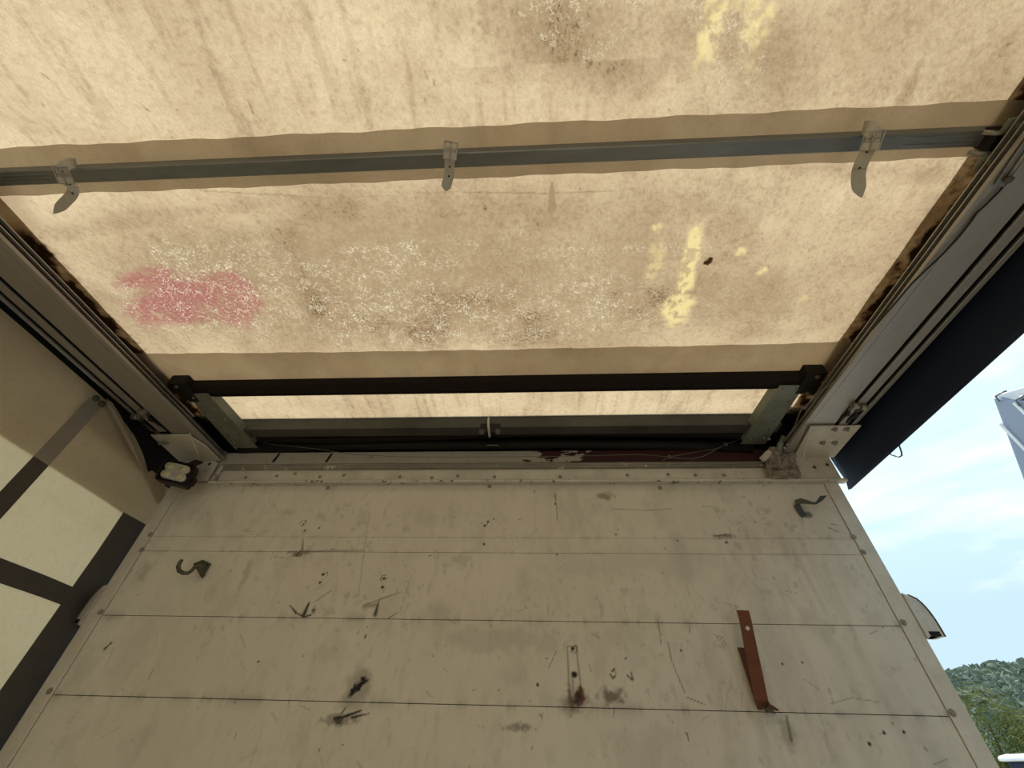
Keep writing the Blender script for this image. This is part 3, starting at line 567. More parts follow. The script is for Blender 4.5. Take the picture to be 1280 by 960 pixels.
for s in (1, -1):
    y = bowpt(s*1.12, 0, 0)[1]
    for k, (ya, yb2) in enumerate(((y-.062, y-.033), (y+.004, y+.036))):
        pl = MB().plate([(s*1.085, ya, .925), (s*1.072, ya+.004, .928), (s*1.072, yb2-.004, .928), (s*1.085, yb2, .925), (s*1.118, yb2, .925), (s*1.118, ya, .925)], (0, 0, .004)).build('end_plate', M['galv_arm'], rb, .001)
        c = Vector((s*1.093, (ya+yb2)/2, .925)); MB().disc(c, (0, 0, -1), .008, .006, 6).disc(c, (0, 0, -1), .004, .012, 10).build('bolt', M['bolt'], rb)
        c = Vector((s*1.078, (ya if k else yb2), .934)); MB().tube([c+Vector((-.028*s, 0, .006)), c+Vector((-.01*s, 0, -.002)), c+Vector((.018*s, 0, -.002))], .0045, 8).build('link_arm', M['bolt'], rb)
    MB().box((min(s*1.075, s*1.115), y-.034, .934), (max(s*1.075, s*1.115), y+.004, .968)).build('carriage_block', M['black'], rb, .002)

bz = .952
fa, fb_ = P(640, 477, 2, bz).y, P(640, 491, 2, bz).y
t_ = math.atan2(P(1026, 471, 2, bz).y-P(216, 483.5, 2, bz).y, P(1026, 471, 2, bz).x-P(216, 483.5, 2, bz).x)
fbar = thing('front_cross_bar', (0, fb_, bz), 'black painted cross bar spanning both rails in front of the last cloth strip', 'bar')
dy = lambda x: math.tan(t_)*x*.5
prof = [(fa, .001), (fa+.002, -.001), (fb_-.012, -.001), (fb_-.012, .003), (fb_-.009, .003), (fb_-.009, -.001), (fb_, 0), (fb_, .03), (fa, .03)]
MB().loft([[(x, y+dy(x), bz+z) for y, z in prof] for x in np.linspace(-1.09, 1.09, 12)]).build('bar', M['blackbar'], fbar, .001)
for s in (1, -1):
    MB().box((min(s*1.03, s*1.092), fa-.03, bz-.012), (max(s*1.03, s*1.092), fb_+.015, bz+.028)).build('end_block', M['black'], fbar, .003)
    for x_, y_ in ((1.062, fa-.016), (1.066, fb_+.004)):
        MB().disc((s*x_, y_, bz-.012), (0, 0, -1), .007, .006, 12, .003).build('bolt', M['darkbolt'], fbar)

# perforated arms between bar and header
def arm(s, label):
    if s < 0: q = [(232,493,.942),(259,492,.942),(322,560,.928),(294,562,.928)]
    else: q = [(975,482,.942),(1006,482,.942),(957,555,.928),(925,556,.928)]
    V = [P(x, y, 2, z) for x, y, z in q]
    t = thing('bracket_arm', (V[0]+V[2])/2, label, 'bracket', 'galvanised bracket arms')
    MB().plate(V, (0, 0, .004)).build('web_plate', M['galv_arm'], t, .0008)
    e = (V[1], V[2]) if s < 0 else (V[0], V[3]); e = [e[0]*.93+e[1]*.07, e[0]*.08+e[1]*.92]; sh = Vector((s*-.006, 0, .030))
    MB().plate([e[0], e[1], e[1]+sh, e[0]+sh], (0, .003, 0)).build('side_flange', M['galv_arm'], t, .0008)
    def at(u, v): return (V[0]*(1-u)+V[1]*u)*(1-v)+(V[3]*(1-u)+V[2]*u)*v
    for v in ((.05, .24, .43, .88) if s > 0 else (.05, .24, .43, .86)):
        for u in (.24, .76): MB().disc(at(u, v)+Vector((0, 0, -.0005)), (0, 0, -1), .0042, .0012, 12, .0035).build('rivet', M['bolt'], t)
    for v in (.57, .72):
        for u in (.26, .74): MB().disc(at(u, v)+Vector((0, 0, -.0002)), (0, 0, -1), .0026, .0006, 10).build('hole', M['void'], t)
arm(-1, 'riveted galvanised bracket arm at the left end of the black cross bar')
arm(1, 'riveted galvanised bracket arm at the right end, beside the crumpled tape')

# crumpled tape around the pipe joint in the right corner
ct = thing('taped_joint', P(975, 580, 1, -.03), 'crumpled dirty tape wrapped round the joint at the right end of the header beam', 'tape')
def crumple(name, pts, rr, mat, seed, n=26):
    r = np.random.default_rng(seed); pts = [Vector(q) for q in pts]; rings = []; L = len(pts)
    for i in range((L-1)*6+1):
        k, f_ = divmod(i/6, 1); k = int(min(k, L-2)); f_ = i/6-k; p0 = pts[k]*(1-f_)+pts[k+1]*f_; R0 = rr[k]*(1-f_)+rr[k+1]*f_
        tt = (pts[k+1]-pts[k]).normalized(); a = tt.orthogonal().normalized(); b = tt.cross(a)
        rings.append([p0+(a*math.cos(2*math.pi*j/n)+b*math.sin(2*math.pi*j/n))*R0*(1+.16*r.normal()*(1 if j % 3 else .4)) for j in range(n)])
    return MB().loft(rings, False).build(name, mat, ct)
c4 = [P(956,573,1,-.034), P(992,566,1,-.034), P(1001,599,1,-.020), P(960,600,1,-.026)]
uu, vv = np.meshgrid(np.linspace(0, 1, 44), np.linspace(0, 1, 34)); cr_ = [[(a*(1-u)+b*u) for a, b in ((c4[0], c4[1]), (c4[3], c4[2]))] for u in (0, 1)]
G_ = sum((w[..., None]*np.array(q)[None, None] for w, q in (((1-uu)*(1-vv), c4[0]), (uu*(1-vv), c4[1]), (uu*vv, c4[2]), ((1-uu)*vv, c4[3]))))
nn_ = vnoise(uu, vv, 6, 33, 4)-.5; rim = .5*np.minimum(1, 8*np.minimum(uu, 1-uu))
G_[..., 0] += (vnoise(uu*0+.2, vv, 9, 34, 3)-.5)*.012*(1-2*rim*.9); G_[..., 1] -= nn_*.030*rim*1.6+.006; G_[..., 2] += (vnoise(uu, vv*0, 9, 35, 3)-.5)*.010
o = grid_mesh('tape_sheet', G_[..., 0], G_[..., 1], G_[..., 2], M['tape'], ct, smooth=False); o.modifiers.new('t', 'SOLIDIFY').thickness = .0015
crumple('tape_wrap', [P(968,586,1,-.03), P(966,572,1,-.045), P(968,560,1,-.06)], [.022, .021, .014], M['tape'], 4)
crumple('torn_paper', [P(953,574,1,-.058), P(962,566,1,-.058)], [.009, .012], M['cream_clean'], 6, 12)
MB().tube([P(973,568,1,-.05), P(975,556,1,-.07), P(980,545,1,-.09)], [.012, .011, .008], 12).build('pipe_stub', M['galv_arm'], ct)
for q in [(984,556),(980,560),(961,549)]: MB().disc(P(*q, 1, -.085), (0, -1, -.4), .005, .004, 10, .003).build('bolt_head', M['bolt'], ct)

# ================================================================== BUCKLED STRAPS on the bow
def belt(label, tail, topx, topy, wr, lean):
    """tail: list of (px, py, z) in the photo; wraps the bow at topx"""
    c = P(topx, topy, 2, zb_); t = thing('buckle_strap', c, label, 'strap', 'buckled straps on the roof bow')
    pts = [P(x, y, 2, z) for x, y, z in tail]
    sm = []
    for i in range(len(pts)-1):
        p0, p1, p2, p3 = pts[max(i-1, 0)], pts[i], pts[i+1], pts[min(i+2, len(pts)-1)]
        for k in range(6):
            u = k/6; sm.append(.5*((2*p1)+(p2-p0)*u+(2*p0-5*p1+4*p2-p3)*u*u+(3*p1-p0-3*p2+p3)*u**3))
    sm.append(pts[-1]); n = len(sm); ws = []
    for i in range(n):
        d = (sm[min(i+1, n-1)]-sm[max(i-1, 0)]).normalized(); view = (sm[i]-Vector(CAM)).normalized(); w = d.cross(view).normalized()
        if i and w.dot(ws[0]) < 0: w = -w
        ws.append(w*(wr if i < n-5 else wr*(.95, .74, .50, .26, .04)[i-n+5]))
    ws = [w+w.normalized()*0 for w in ws]
    MB().strip(sm, ws, .0025).build('band', M['belt'], t)
    for f_ in (.34, .56, .72):
        i = int(f_*n); d = (sm[i+1]-sm[i-1]).normalized(); nn = d.cross(ws[i]).normalized(); nn = nn if nn.dot(Vector(CAM)-sm[i]) > 0 else -nn
        MB().disc(sm[i]+nn*.0012, nn, .0022, .0004, 10).build('punched_hole', M['hole'], t)
    i = int((.27 if abs(lean) < .5 else .40)*n); d = (sm[i+1]-sm[i-1]).normalized(); w = ws[i].normalized(); nn = d.cross(w).normalized(); nn = nn if nn.dot(Vector(CAM)-sm[i]) > 0 else -nn
    b0 = sm[i]+nn*.004; hw = wr*.62; hl = .016
    MB().tube([b0-w*hw-d*hl, b0+w*hw-d*hl, b0+w*hw+d*hl, b0-w*hw+d*hl, b0-w*hw-d*hl], .0018, 8).tube([b0-d*hl, b0+nn*.002, b0+d*(hl+.004)], .0015, 8).build('buckle', M['alu_light'], t)
    MB().strip([b0+d*(hl*.2)-w*.0, b0+d*(hl*1.1)], w*wr*1.12, .002).build('keeper_loop', M['belt'], t)
    return t
belt('grey buckled strap on the roof bow, leftmost of the three', [(95,204,.966),(88,204,.944),(79,209,.925),(78,217,.918),(84,227,.915),(91,234,.912),(90,243,.905),(80,254,.90),(67,267,.895)], 88, 215, .019, 1)
belt('grey buckled strap on the roof bow, the middle one with its tail hanging straight', [(564,182,.966),(563.5,184,.944),(563,190,.936),(562.5,197,.934),(562,208,.934),(561,220,.932),(558.5,230,.93),(557.5,239,.93)], 562, 195, .021, 0)
belt('grey buckled strap on the roof bow, rightmost of the three, near the navy curtain', [(1079,160,.966),(1086,160,.944),(1092,166,.925),(1091,174,.918),(1087,184,.915),(1080,197,.912),(1074,212,.912),(1073,228,.912),(1077,247,.91)], 1085, 172, .024, 1)

# ================================================================== LEFT SIDE CURTAIN
XC = -1.262
def cx_(Y, Z):
    return XC + .010*np.sin(Z*5+Y*3)*0 + .006*(vnoise(Y, Z, 3.0, 90, 3)-.5)*2 - .006*np.exp(-((Y+.09)/.05)**2) - .026*np.exp(-((Y+.005)/.04)**2-((Z-.355)/.06)**2)
top_y = [-9, -.77, -.44, -.39, -.33, -.28, -.23, -.16, -.09, -.03, .05]; top_z = [.874, .874, .872, .870, .860, .852, .840, .812, .778, .772, .772]
ys = np.r_[np.linspace(-7, -1.2, 60)[:-1], np.arange(-1.2, .045, .01)]; Tz = np.interp(ys, top_y, top_z)
v = np.linspace(0, 1, 150)**1.0; B = np.repeat(ys[:, None], 150, 1); Zc = Tz[:, None]*(1-v)[None]+(-2.0)*v[None]
lc = thing('side_curtain', (XC, -3, .87), 'pale translucent side curtain with dark webbing straps, hanging under the left rail', 'curtain')
grid_mesh('cloth', cx_(B, Zc), B, Zc, M['curtain'], lc)
def patch(name, y0, y1, z0, z1, off, mat, ny=None, th=0):
    ny = ny or max(4, int((y1-y0)/.02)); nz_ = max(4, int(abs(z1-z0)/.02)); a = np.linspace(y0, y1, ny); b = np.linspace(z0, z1, nz_); B, Z = np.meshgrid(a, b)
    return grid_mesh(name, cx_(B, Z)+off, B, Z, mat, lc)
patch('vertical_strap', -.085, .035, -1.9, .625, .0022, M['strap'])
k = 0
for y in (-.442, -.842, -1.242, -1.642, -2.4, -3.2, -4, -4.8, -5.6, -6.4): patch('vertical_strap', y, y+.05, -1.9, .622, .0020, M['strap'])
for z in (.331, -.10, -.55, -1.0, -1.5): patch('horizontal_strap', -7, -.05, z, z+.050, .0028, M['strap'], 200)
# the doubled top panel: a second layer of cloth outside, a greyer one inside
vy = np.r_[np.linspace(-7, -1.2, 60)[:-1], np.arange(-1.2, .035, .01)]; vt = np.linspace(0, 1, 20)
B = np.repeat(vy[:, None], 20, 1); Zv = .622*(1-vt)[None]+(np.interp(vy, top_y, top_z)-.002)[:, None]*vt[None]
grid_mesh('outer_valance', cx_(B, Zv)-.0025, B, Zv, M['valance'], lc)
patch('seam_tape', -.442, -.392, .622, .845, .002, M['valance'])
def pc(x, y, off=0.0): return P(x, y, 0, XC+off)
for q in [(119.5,498),(127,505)]:
    c = pc(*q, .004); MB().disc(c, (1, 0, 0), .0105, .003, 20, .005).build('stud', M['darkbolt'], lc)
o_ = [(133,498),(141,504),(150,518),(159,535),(168,555),(176,575),(182,591),(184,601)]; i_ = [(136,512),(141,522),(147,533),(154,545),(162,560),(170,575),(178,590),(183,601)]
n = len(o_); rows = []
for k in range(9):
    u = k/8; rows.append([tuple(pc(o_[j][0]*(1-u)+i_[j][0]*u, o_[j][1]*(1-u)+i_[j][1]*u, .004+.024*math.sin(math.pi*min(u*.8+.1, 1))*math.sin(math.pi*(j+.6)/n))) for j in range(n)])
R_ = np.array(rows); grid_mesh('folded_edge', R_[..., 0], R_[..., 1], R_[..., 2], M['tarp_band'], lc)
MB().plate([pc(*q, .012) for q in [(182,592),(190,588),(205,600),(208,624),(196,630),(190,615)]], (-.002, 0, 0)).build('loose_flap', M['curtain'], lc)

# near-black box standing in for the shaded gap behind the curtain top
tag(MB().box((-1.315, -7, .86), (-1.285, .10, ZF)).build('gap_shade_profile', M['void']), 'near-black profile standing in for the shaded gap above the pale left curtain', 'profile')

# ================================================================== RIGHT NAVY CURTAIN
rc = thing('side_curtain', (1.3, -3, .9), 'navy blue side curtain hanging outside the right rail against the sky', 'curtain')
ys = np.r_[np.linspace(-7, -1.2, 40)[:-1], np.linspace(-1.2, .05, 60)]; n = len(ys); m_ = 12; v = np.linspace(0, 1, m_)
B = np.repeat(ys[:, None], m_, 1); Z = .93*(1-v)[None]+.774*v[None]+0*B; A = 1.288+.012*v[None]**1.5+.0015*np.sin(B*9)*v[None]
nb = .045-.025*np.sin(v*math.pi); B[-1, :] = nb-.015*(1-v)
grid_mesh('cloth', A, B, Z, M['navy'], rc).modifiers.new('t', 'SOLIDIFY').thickness = .002
MB().box((1.262, -7, .925), (1.292, .03, .932)).build('top_fold', M['navy'], rc)
MB().tube([(1.301, y, .774) for y in np.linspace(-7, .035, 30)], .0025, 8).build('bottom_hem', M['navy'], rc)
hk = [P(1118,562,0,1.302), P(1120,569,0,1.302)+Vector((.0, 0, 0)), P(1124,571,0,1.302), P(1127.5,569,0,1.302), P(1127,564,0,1.302), P(1124,556,0,1.302)]
hk = [P(x, y, 0, 1.302) for x, y in [(1110,566.5),(1117,569.5),(1124,571.2),(1127.3,569.5),(1126.8,565),(1123.5,555)]]
MB().tube(hk, .0022, 8).build('wire_loop', M['darkbolt'], rc)

# ================================================================== CABLES AND WIRES
pts = [P(x, y, 2, z) for x, y, z in [(1262,224,.88),(1248,240,.88),(1232,256,.879),(1221,266,.88),(1212,279,.88),(1196,299,.879),(1178,318,.879),(1160,335,.88),(1140,354,.879),(1118,380,.88),(1104,396,.88),(1090,412,.884)]]
tag(MB().tube(pts, .0022, 8).build('loose_cable', M['cable']), 'thin black cable running loosely along the underside of the right rail', 'cable')
pts = [P(x, y, 2, z) for x, y, z in [(1047,474,.90),(1036,482,.90),(1026,488,.90),(1020,496,.905),(1010,505,.91),(1002,512,.915),(998,520,.915),(994,532,.91),(985,545,.90),(978,553,.89)]]
tag(MB().tube(pts, .0024, 8).build('hanging_cable', M['wire']), 'grey cable dropping from the right rail behind the right bracket arm', 'cable')
t = thing('tie_wire', P(700, 568, 1, -.04), 'thin knotted wire strung across the front of the peeling header beam', 'wire')
def wp(l, y=-.045): return [P(a, b, 1, y) for a, b in l]
MB().tube(wp([(327,553),(345,556),(395,561),(440,568),(500,571),(560,571.5),(640,571),(700,570.5),(760,569),(800,568),(836,571)]), .0011, 6).build('strand', M['wire'], t)
MB().tube(wp([(836,571),(860,567),(880,563),(896,561),(908,555),(925,549)]), .0012, 6).build('strand', M['wire'], t)
MB().tube(wp([(836,571),(850,573),(866,573.5),(880,570),(893,563),(906,556)]), .0012, 6).build('strand', M['wire'], t)
for q in [(837,571.5),(907,556)]:
    c = P(*q, 1, -.046); MB().tube([c+Vector((math.cos(a)*.006, -.002+.003*math.sin(2.3*a), math.sin(a)*.006)) for a in np.linspace(0, 12, 26)], .0013, 6).build('knot', M['wire'], t)
MB().tube(wp([(836,571),(828,576)]), .001, 6).build('strand', M['wire'], t)

# cable clamp on the right rail near the frame edge
c = P(1262, 205, 2, .88); t = thing('cable_clamp', c, 'grey elongated clamp holding the cable on the right rail, near the bow end', 'clamp')
e0, e1 = P(1241, 232, 2, .882), P(1290, 160, 2, .882); w = Vector((.020, .002, 0))
MB().plate([e0, e0+w, e1+w, e1], (0, 0, -.004)).build('base_plate', M['galv'], t, .001)
a, b = e0+w*.6+(e1-e0)*.12+Vector((0, 0, -.007)), e0+w*.6+(e1-e0)*.9+Vector((0, 0, -.007))
MB().tube([a, b, b+w*.45, a+w*.45, a], .0028, 8).build('slotted_loop', M['alu'], t)
MB().disc(a+Vector((0, -.004, 0)), (0, 0, -1), .007, .006, 12, .002).build('screw', M['darkbolt'], t)

# ================================================================== WORK LIGHT
L_ = [P(207,573,1,-.125), P(246,581,1,-.11), P(233,609,1,-.11), P(192,598,1,-.125)]
cc = sum(L_, Vector())/4; ex = ((L_[1]+L_[2])-(L_[0]+L_[3])).normalized(); ez = ((L_[0]+L_[1])-(L_[3]+L_[2])); sx_ = ((L_[1]+L_[2])-(L_[0]+L_[3])).length/4; sz_ = ez.length/4; ez = ez.normalized()
ny_ = ez.cross(ex).normalized(); ny_ = ny_ if ny_.y > 0 else -ny_       # points away from the viewer
wl = thing('work_light', cc, 'square black work light with four yellow lenses in the left top corner', 'lamp')
def rr(hx, hz, r, n=6):
    out = []
    for cx0, cz0, a0 in ((hx-r, hz-r, 0), (-hx+r, hz-r, 90), (-hx+r, -hz+r, 180), (hx-r, -hz+r, 270)):
        for k in range(n+1): a = math.radians(a0+90*k/n); out.append((cx0+r*math.cos(a), cz0+r*math.sin(a)))
    return out
def wpt(x, z, d): return cc+ex*x+ez*z+ny_*d
ring = lambda hx, hz, r, d: [wpt(x, z, d) for x, z in rr(hx, hz, r)]
hs = sx_; MB().loft([ring(sx_*.86, sz_*.86, .010, .006), ring(sx_*.88, sz_*.88, .010, -.001), ring(sx_*.97, sz_*.97, .012, -.003), ring(sx_, sz_, .012, .002), ring(sx_, sz_, .012, .026), ring(sx_*.8, sz_*.8, .012, .042)], False).build('housing', M['ledbody'], wl)
for sgn in (-1, 1):
    MB().loft([[wpt(x-sgn*0, z+sgn*sz_*.36, d_) for x, z in rr(sx_*.76*g, sz_*.36*g, sx_*.26)] for d_, g in ((.004, 1), (-.0035, 1), (-.0045, .95))]).build('reflector', M['ledface'], wl)
    for k in (0, 1):
        MB().disc(wpt((-.5+k)*sx_*.80, sgn*sz_*.37, -.0045), -ny_, sx_*.20, .0008, 20, .006).build('lens', M['ledlens'], wl)
a = wpt(sx_*.15, sz_, .012); b = wpt(sx_*.62, sz_, .012)
MB().plate([a, b, b+Vector((.008, .02, .032)), a+Vector((.008, .02, .032))], ny_*.012).build('mounting_bracket', M['ledbody'], wl, .001)
a = wpt(sx_*.95, -sz_*.3, .02); MB().box(a+Vector((-.004, -.008, -.014)), a+Vector((.008, .012, .014))).build('side_knob', M['ledbody'], wl, .002)

# ================================================================== HOOKS AND BRACKET ON THE BOARDS
c = P(253, 711, 1, 0); t = thing('rope_hook', c, 'dark metal S shaped hook on a pointed plate, low on the left of the bulkhead', 'hook', 'hooks on the bulkhead')
MB().plate([P(242,705,1,-.0008), P(254,700,1,-.0008), P(264.5,705,1,-.0008), P(252.6,723,1,-.0008)], (0, -.004, 0)).build('plate', M['hookmetal'], t, .001)
for q in [(244.5,705.5),(259,706.5)]: MB().disc(P(*q, 1, -.0048), (0, -1, 0), .003, .001, 10, .001).build('rivet', M['void'], t)
h = [(253,720,-.010),(253.5,712,-.018),(252.5,708,-.026),(248,706.5,-.032),(243,709,-.038),(239.5,713.5,-.042),(235,716.3,-.046),(229,716.5,-.050),(224,713.5,-.052),(222.8,708.5,-.053),(225,703,-.054),(228,699.3,-.055)]
MB().tube([P(x, y, 1, v) for x, y, v in h], [.0075, .0085, .0075, .0065, .006, .0055, .0055, .006, .0065, .0065, .006, .0045], 12).build('hook', M['hookmetal'], t)

c = P(1003, 632, 1, 0); t = thing('bent_hook', c, 'bent flat grey metal hook under the right end of the header ledge', 'hook', 'hooks on the bulkhead')
def hs_(l, w, nm): MB().strip([P(x, y, 1, v) for x, y, v in l], [Vector(q) for q in w], .004).build(nm, M['hookgrey'], t, .0008)
hs_([(1005.5,646,-.004),(1000,638,-.008),(995.5,630,-.013)], [(.020, 0, .006)]*3, 'lower_arm')
hs_([(994,628,-.013),(1002,626,-.022),(1010,627.5,-.03),(1019,629.5,-.036)], [(.003, 0, .016), (.002, 0, .019), (0, 0, .014), (0, -.002, .006)], 'middle_arm')
hs_([(1018,629.8,-.034),(1024,626.5,-.040),(1029.5,619.5,-.046)], [(.010, 0, -.004), (.020, 0, .003), (.023, 0, .002)], 'upper_arm')
c = P(1011, 643.5, 1, -.001); MB().disc(c, (0, -1, 0), .011, .002, 20).disc(c+Vector((0, -.002, 0)), (0, -1, 0), .006, .004, 6).build('washer', M['bolt'], t)

c = P(950, 880, 1, 0); t = thing('strap_bracket', c, 'brown painted V shaped bracket strip bolted to the lower right of the bulkhead', 'bracket')
def PY(x, y, v): return P(x, y, 1, v)
MB().plate([PY(921.6,809.5,-.001), PY(931.5,810,-.001), PY(956,885,-.001), PY(947,887,-.001)], (0, -.004, 0)).build('wall_strip', M['rustbrown'], t, .0006)
top = .075
tl, tr_, br_, bl_ = PY(923.5,774,-top), PY(938.5,774.5,-top), PY(960,877,-.030), PY(942.8,876,-.030)
MB().plate([tl, tr_, br_, bl_], (0, -.004, 0)).build('front_strip', M['rustbrown'], t, .0006)
MB().plate([PY(920,763,-top+.012), PY(935.7,763.5,-top+.012), tr_, tl], (0, -.004, 0)).build('bent_tip', M['rustbrown'], t, .0006)
MB().plate([bl_, br_, PY(965,884,-.004), PY(949,888,-.002)], (0, -.004, 0)).build('foot', M['rustbrown'], t, .0006)
MB().plate([PY(960,879,-.026), PY(973,887,-.010), PY(972,889,-.010), PY(958,885,-.020)], (0, -.003, 0)).build('foot_tongue', M['rustbrown'], t)
u = PY(933.6,786,-top+.001)
MB().disc(u+Vector((0, -.0052, 0)), (0, -1, 0), .0052, .0006, 18).build('hole', M['cream_clean'], t)
c = PY(958,886,-.018); w_ = MB().disc(c, (0, -1, -.3), .006, .010, 10)
w_.tube([c+Vector((0, -.008, 0)), c+Vector((-.008, -.012, -.004)), c+Vector((-.012, -.012, .004))], .0025, 8).tube([c+Vector((0, -.008, 0)), c+Vector((.008, -.012, -.004)), c+Vector((.012, -.012, -.010))], .0025, 8)
w_.build('wing_nut', M['darkbolt'], t)

# catches on both outer edges of the bulkhead
def catch(s, label):
    t = thing('edge_catch', (s*1.25, .01, .35), label, 'catch', 'catches on the bulkhead edges')
    MB().loft([[(s*1.241, -.008, z), (s*(1.241+w), -.008+.004, z), (s*(1.241+w), .03, z), (s*1.241, .03, z)] for z, w in [(.294, .006), (.30, .013), (.395, .013), (.407, .010), (.411, .003)]]).build('base_plate', M['cream_clean'], t, .001)
    prof = []
    for k in range(11):
        a = k/10; z = .300+.109*a
        prof.append((z, (.010+(.036-.010*a)*math.sqrt(max(0, 1-a**5))+.004*math.sin(math.pi*a))*(1 if s > 0 else .5)))
    rings = [[(s*1.255, -.002, z), (s*(1.252+w), .004, z), (s*(1.252+w), .038, z), (s*1.255, .038, z)] for z, w in prof]
    MB().loft(rings).build('shell', M['cream'], t, .001)
    xe = 1.286 if s > 0 else 1.268; MB().box((min(s*1.256, s*xe), -.0035, .300), (max(s*1.256, s*xe), .036, .312)).build('rubber_end', M['black'], t, .002)
    MB().tube([(s*(1.2525+w), .003, z) for z, w in prof], .0022, 6).build('rim', M['darkbolt'], t)
catch(1, 'curved cream catch projecting from the right edge of the bulkhead against the sky')
catch(-1, 'curved cream catch pressed against the strapped curtain on the left bulkhead edge')

# ================================================================== OUTSIDE
# neighbouring trailer: blue-grey curtain side with sloping front edge and white roof cover
nbx = 2.3
nt_ = thing('parked_trailer', (3.5, -2.5, ZG), 'blue-grey curtain sided trailer corner parked beside, seen at the right photo edge', 'trailer')
T0, T1 = P(1240,497,0,nbx), P(1280,605,0,nbx)
sl = (T1.y-T0.y)/(T0.z-T1.z); yb0 = T0.y+sl*(T0.z-.2); zt2 = T0.z; zt_back = P(1262, 500.5, 0, nbx); zb2 = P(1280,501,0,nbx)
top_sl = (zb2.z-T0.z)/(zb2.y-T0.y)
yR = -9; zR = T0.z+top_sl*(yR-T0.y)*.0
side = [(nbx, T0.y, T0.z), (nbx, T1.y, T1.z), (nbx, yb0, .2), (nbx, yb0, -1.75), (nbx, yR, -1.75), (nbx, yR, T0.z-.07), (nbx, zb2.y, zb2.z), (nbx, zt_back.y, zt_back.z)]
MB().plate(side, (2.5, 0, 0)).build('body', M['trailerside'], nt_, .01)
for q0_, q1_ in (((1251,530),(1280,557)), ((1268,503.5),(1280,517)), None and 0 or ((1268,503.5),(1280,517)))[:2]:
    a = P(*q0_, 0, nbx-.004); MB().box((nbx-.010, a.y-.006, -1.7), (nbx-.001, a.y+.006, a.z)).build('seam', M['white'], nt_, .002)
for k in range(1, 12): MB().box((nbx-.010, .08-.25*k-.4, -1.7), (nbx-.001, .092-.25*k-.4, T0.z-.08)).build('seam', M['white'], nt_, .002)
w0, w1 = P(1236,496,0,nbx+.02), P(1280,483,0,nbx+.02)
MB().plate([(nbx+.02, w0.y, w0.z), (nbx+.02, w1.y, w1.z), (nbx+.02, -9, w1.z+.02), (nbx+.02, -9, 1.1), (nbx+.02, zt_back.y, zt_back.z-.01), (nbx+.02, T0.y-.01, T0.z-.01)], (2.45, 0, 0)).build('roof_cover', M['white'], nt_, .01)
for q in ((1246,497),(1271,502)):
    a = P(*q, 0, nbx-.01); MB().tube([a+Vector((0, .004, -.02)), a+Vector((0, 0, .008)), a+Vector((0, -.03, .004)), a+Vector((0, -.05, -.004))], .004, 8).build('tarp_hook', M['galv'], nt_)
MB().box((nbx+.02, T1.y-8, -1.95), (nbx+2.45, yb0, -1.75)).build('chassis', M['darkgrey'], nt_)
for k in range(3):
    for s_ in (nbx+.2, nbx+2.3): MB().disc((s_-.15, -4.5-1.3*k, ZG+.5), (1, 0, 0), .5, .3, 28).build('wheel', M['black'], nt_)

# wooded hill
def dirv(x, y, dist):
    d = (x-640)/F*_r-(y-480)/F*_u+_w; d = d/math.hypot(d[0], d[1]); return Vector(CAM+d*dist)
hx = np.linspace(-220, 520, 160); hy = np.linspace(60, 420, 90); A, B = np.meshgrid(hx, hy)
dd = np.hypot(A-.16, B+1.38); az = np.degrees(np.arctan2(A, B+1.38))
el = np.interp(az, [-80, 20, 36, 38.5, 41, 43.5, 50, 70], [5.6, 6.2, 7.5, 7.9, 8.2, 8.3, 8.4, 7.0])
ht = np.tan(np.radians(el))*170*sstep(75, 185, dd)
Zh = ZG+ht*(1.0)+2.95*0+(vnoise(A, B, .03, 5, 4)-.5)*3*sstep(70, 120, dd)
hill = grid_mesh('hill', A, B, Zh, M['grass']); tag(hill, kind='structure')
# trees on the hill: a continuous wood
def icoblob(mb, c, r, seed, n=7):
    rng = np.random.default_rng(seed); ph = rng.random(6)*6.28; vs = []; fs = []; mR = 10
    for i in range(n):
        th = math.pi*i/(n-1)
        for j in range(mR):
            p_ = 2*math.pi*j/mR; k_ = 1+.22*math.sin(3*p_+ph[0]+2*th)+.16*math.sin(5*th+ph[1]+4*p_)+.17*rng.normal()
            vs.append((c[0]+r*k_*math.sin(th)*math.cos(p_), c[1]+r*k_*math.sin(th)*math.sin(p_), c[2]+r*.9*k_*math.cos(th)))
    for i in range(n-1):
        for j in range(mR): fs.append((i*mR+j, i*mR+(j+1) % mR, (i+1)*mR+(j+1) % mR, (i+1)*mR+j))
    mb.add(vs, fs, False)
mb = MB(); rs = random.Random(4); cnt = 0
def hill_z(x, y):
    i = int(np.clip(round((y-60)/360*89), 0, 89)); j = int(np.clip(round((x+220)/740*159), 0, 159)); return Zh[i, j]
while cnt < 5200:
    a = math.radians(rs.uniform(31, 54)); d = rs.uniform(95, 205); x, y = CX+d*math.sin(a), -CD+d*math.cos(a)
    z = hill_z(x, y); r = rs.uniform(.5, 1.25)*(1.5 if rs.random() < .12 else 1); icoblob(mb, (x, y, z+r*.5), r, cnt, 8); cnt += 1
tag(mb.build('hillside_wood', M['farleaf']), 'bluish green wooded hillside rising beyond the nearer trees', 'trees', kind='stuff')

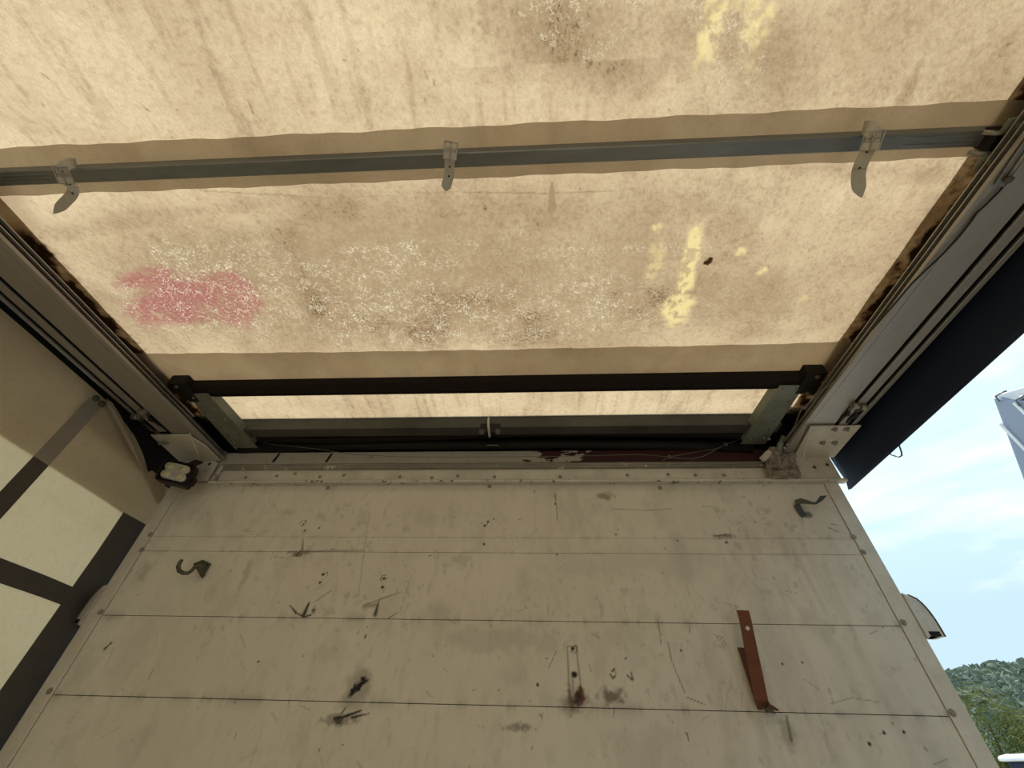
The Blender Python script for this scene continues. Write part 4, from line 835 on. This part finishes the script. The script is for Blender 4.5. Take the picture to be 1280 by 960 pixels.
def tree(label, x, y, h, rw, mat, seed):
    t = thing('broadleaf_tree', (x, y, ZG), label, 'tree', 'trees below the hill'); r = np.random.default_rng(seed)
    tk = MB(); tk.tube([(x, y, ZG), (x+.1, y, ZG+h*.3), (x, y+.1, ZG+h*.6)], [.22, .17, .10], 10)
    cl = []
    for k in range(26):
        v_ = r.normal(size=3); v_ /= np.linalg.norm(v_); q = r.random()**.4; c_ = np.array([x, y, ZG+h*.60])+v_*q*np.array([rw*.78, rw*.78, h*.33]); cl.append((c_, r.uniform(.22, .40)*rw))
        if k < 8: tk.tube([(x, y, ZG+h*(.3+.03*k)), tuple((np.array([x, y, ZG+h*.5])+c_)/2), tuple(c_)], [.08, .05, .02], 6)
    tk.build('trunk', M['bark'], t)
    n_ = 42000; ci = r.integers(0, len(cl), n_); cs = np.array([c_ for c_, _ in cl])[ci]; rr_ = np.array([q for _, q in cl])[ci]
    d = r.normal(size=(n_, 3)); d /= np.linalg.norm(d, axis=1)[:, None]; pos = cs+d*(rr_*(.55+.5*r.random(n_)))[:, None]
    u = r.normal(size=(n_, 3)); u /= np.linalg.norm(u, axis=1)[:, None]; w2 = np.cross(u, d+.3*r.normal(size=(n_, 3))); w2 /= np.linalg.norm(w2, axis=1)[:, None]; u = np.cross(w2, d); u /= np.linalg.norm(u, axis=1)[:, None]+1e-6
    s_ = (.022+.04*r.random(n_))[:, None]; V = np.stack([pos-u*s_, pos+w2*s_*.6, pos+u*s_, pos-w2*s_*.6], 1).reshape(-1, 3)
    me = bpy.data.meshes.new('crown'); me.vertices.add(len(V)); me.vertices.foreach_set('co', V.astype(np.float32).ravel())
    me.loops.add(n_*4); me.loops.foreach_set('vertex_index', np.arange(n_*4, dtype=np.int32)); me.polygons.add(n_); me.polygons.foreach_set('loop_start', (np.arange(n_)*4).astype(np.int32)); me.update(calc_edges=True); me.validate()
    link('crown', me, mat, t)
for lab, px_, py_, dist, rw, mat, sd in [('broad olive green tree right beside the lower right edge of the bulkhead', 1222, 905, 24, 2.9, 'leaf', 1), ('deep green tree low at the right photo edge, behind the white topped lorry', 1300, 915, 31.5, 2.9, 'leaf2', 2)]:
    q = dirv(px_, py_, dist); tree(lab, q.x, q.y, (q.z-ZG)*1.10, rw, M[mat], sd)

# lorry cab with white roof
q = dirv(1334, 942, 19); tk = thing('lorry', (q.x, q.y, ZG), 'white topped lorry cab with dark windscreen among the trees, bottom right corner', 'lorry')
def LB(a, b): return MB().box((q.x+a[0], q.y+a[1], ZG+a[2]), (q.x+b[0], q.y+b[1], ZG+b[2]))
hcab = q.z-ZG
LB((-.75, -1.1, .7), (1.3, 1.1, 1.9)).build('cab', M['white'], tk, .08)
LB((-.70, -1.05, 1.9), (1.3, 1.05, hcab-.13)).build('windscreen', M['navy'], tk, .06)
MB().loft([[(q.x+x0, q.y-1.1, z), (q.x+1.3, q.y-1.1, z), (q.x+1.3, q.y+1.1, z), (q.x+x0, q.y+1.1, z)] for x0, z in ((-.86, ZG+hcab-.15), (-.82, ZG+hcab-.05), (-.6, ZG+hcab))]).build('roof', M['white'], tk, .05)
LB((-.9, -1.2, .5), (-.6, 1.2, .9)).build('bumper', M['darkgrey'], tk, .04)
LB((1.3, -1.2, 1.1), (7.5, 1.2, hcab-.1)).build('box_body', M['white'], tk, .03)
for x0 in (.2, 4.6, 5.8):
    for s_ in (-1.15, .85): MB().disc((q.x+x0, q.y+s_, ZG+.5), (0, 1, 0), .5, .3, 24).build('wheel', M['black'], tk)
for s_ in (-1.35, 1.2): LB((-.75, s_, 1.9), (-.6, s_+.15, 2.6)).build('mirror', M['darkgrey'], tk, .02)
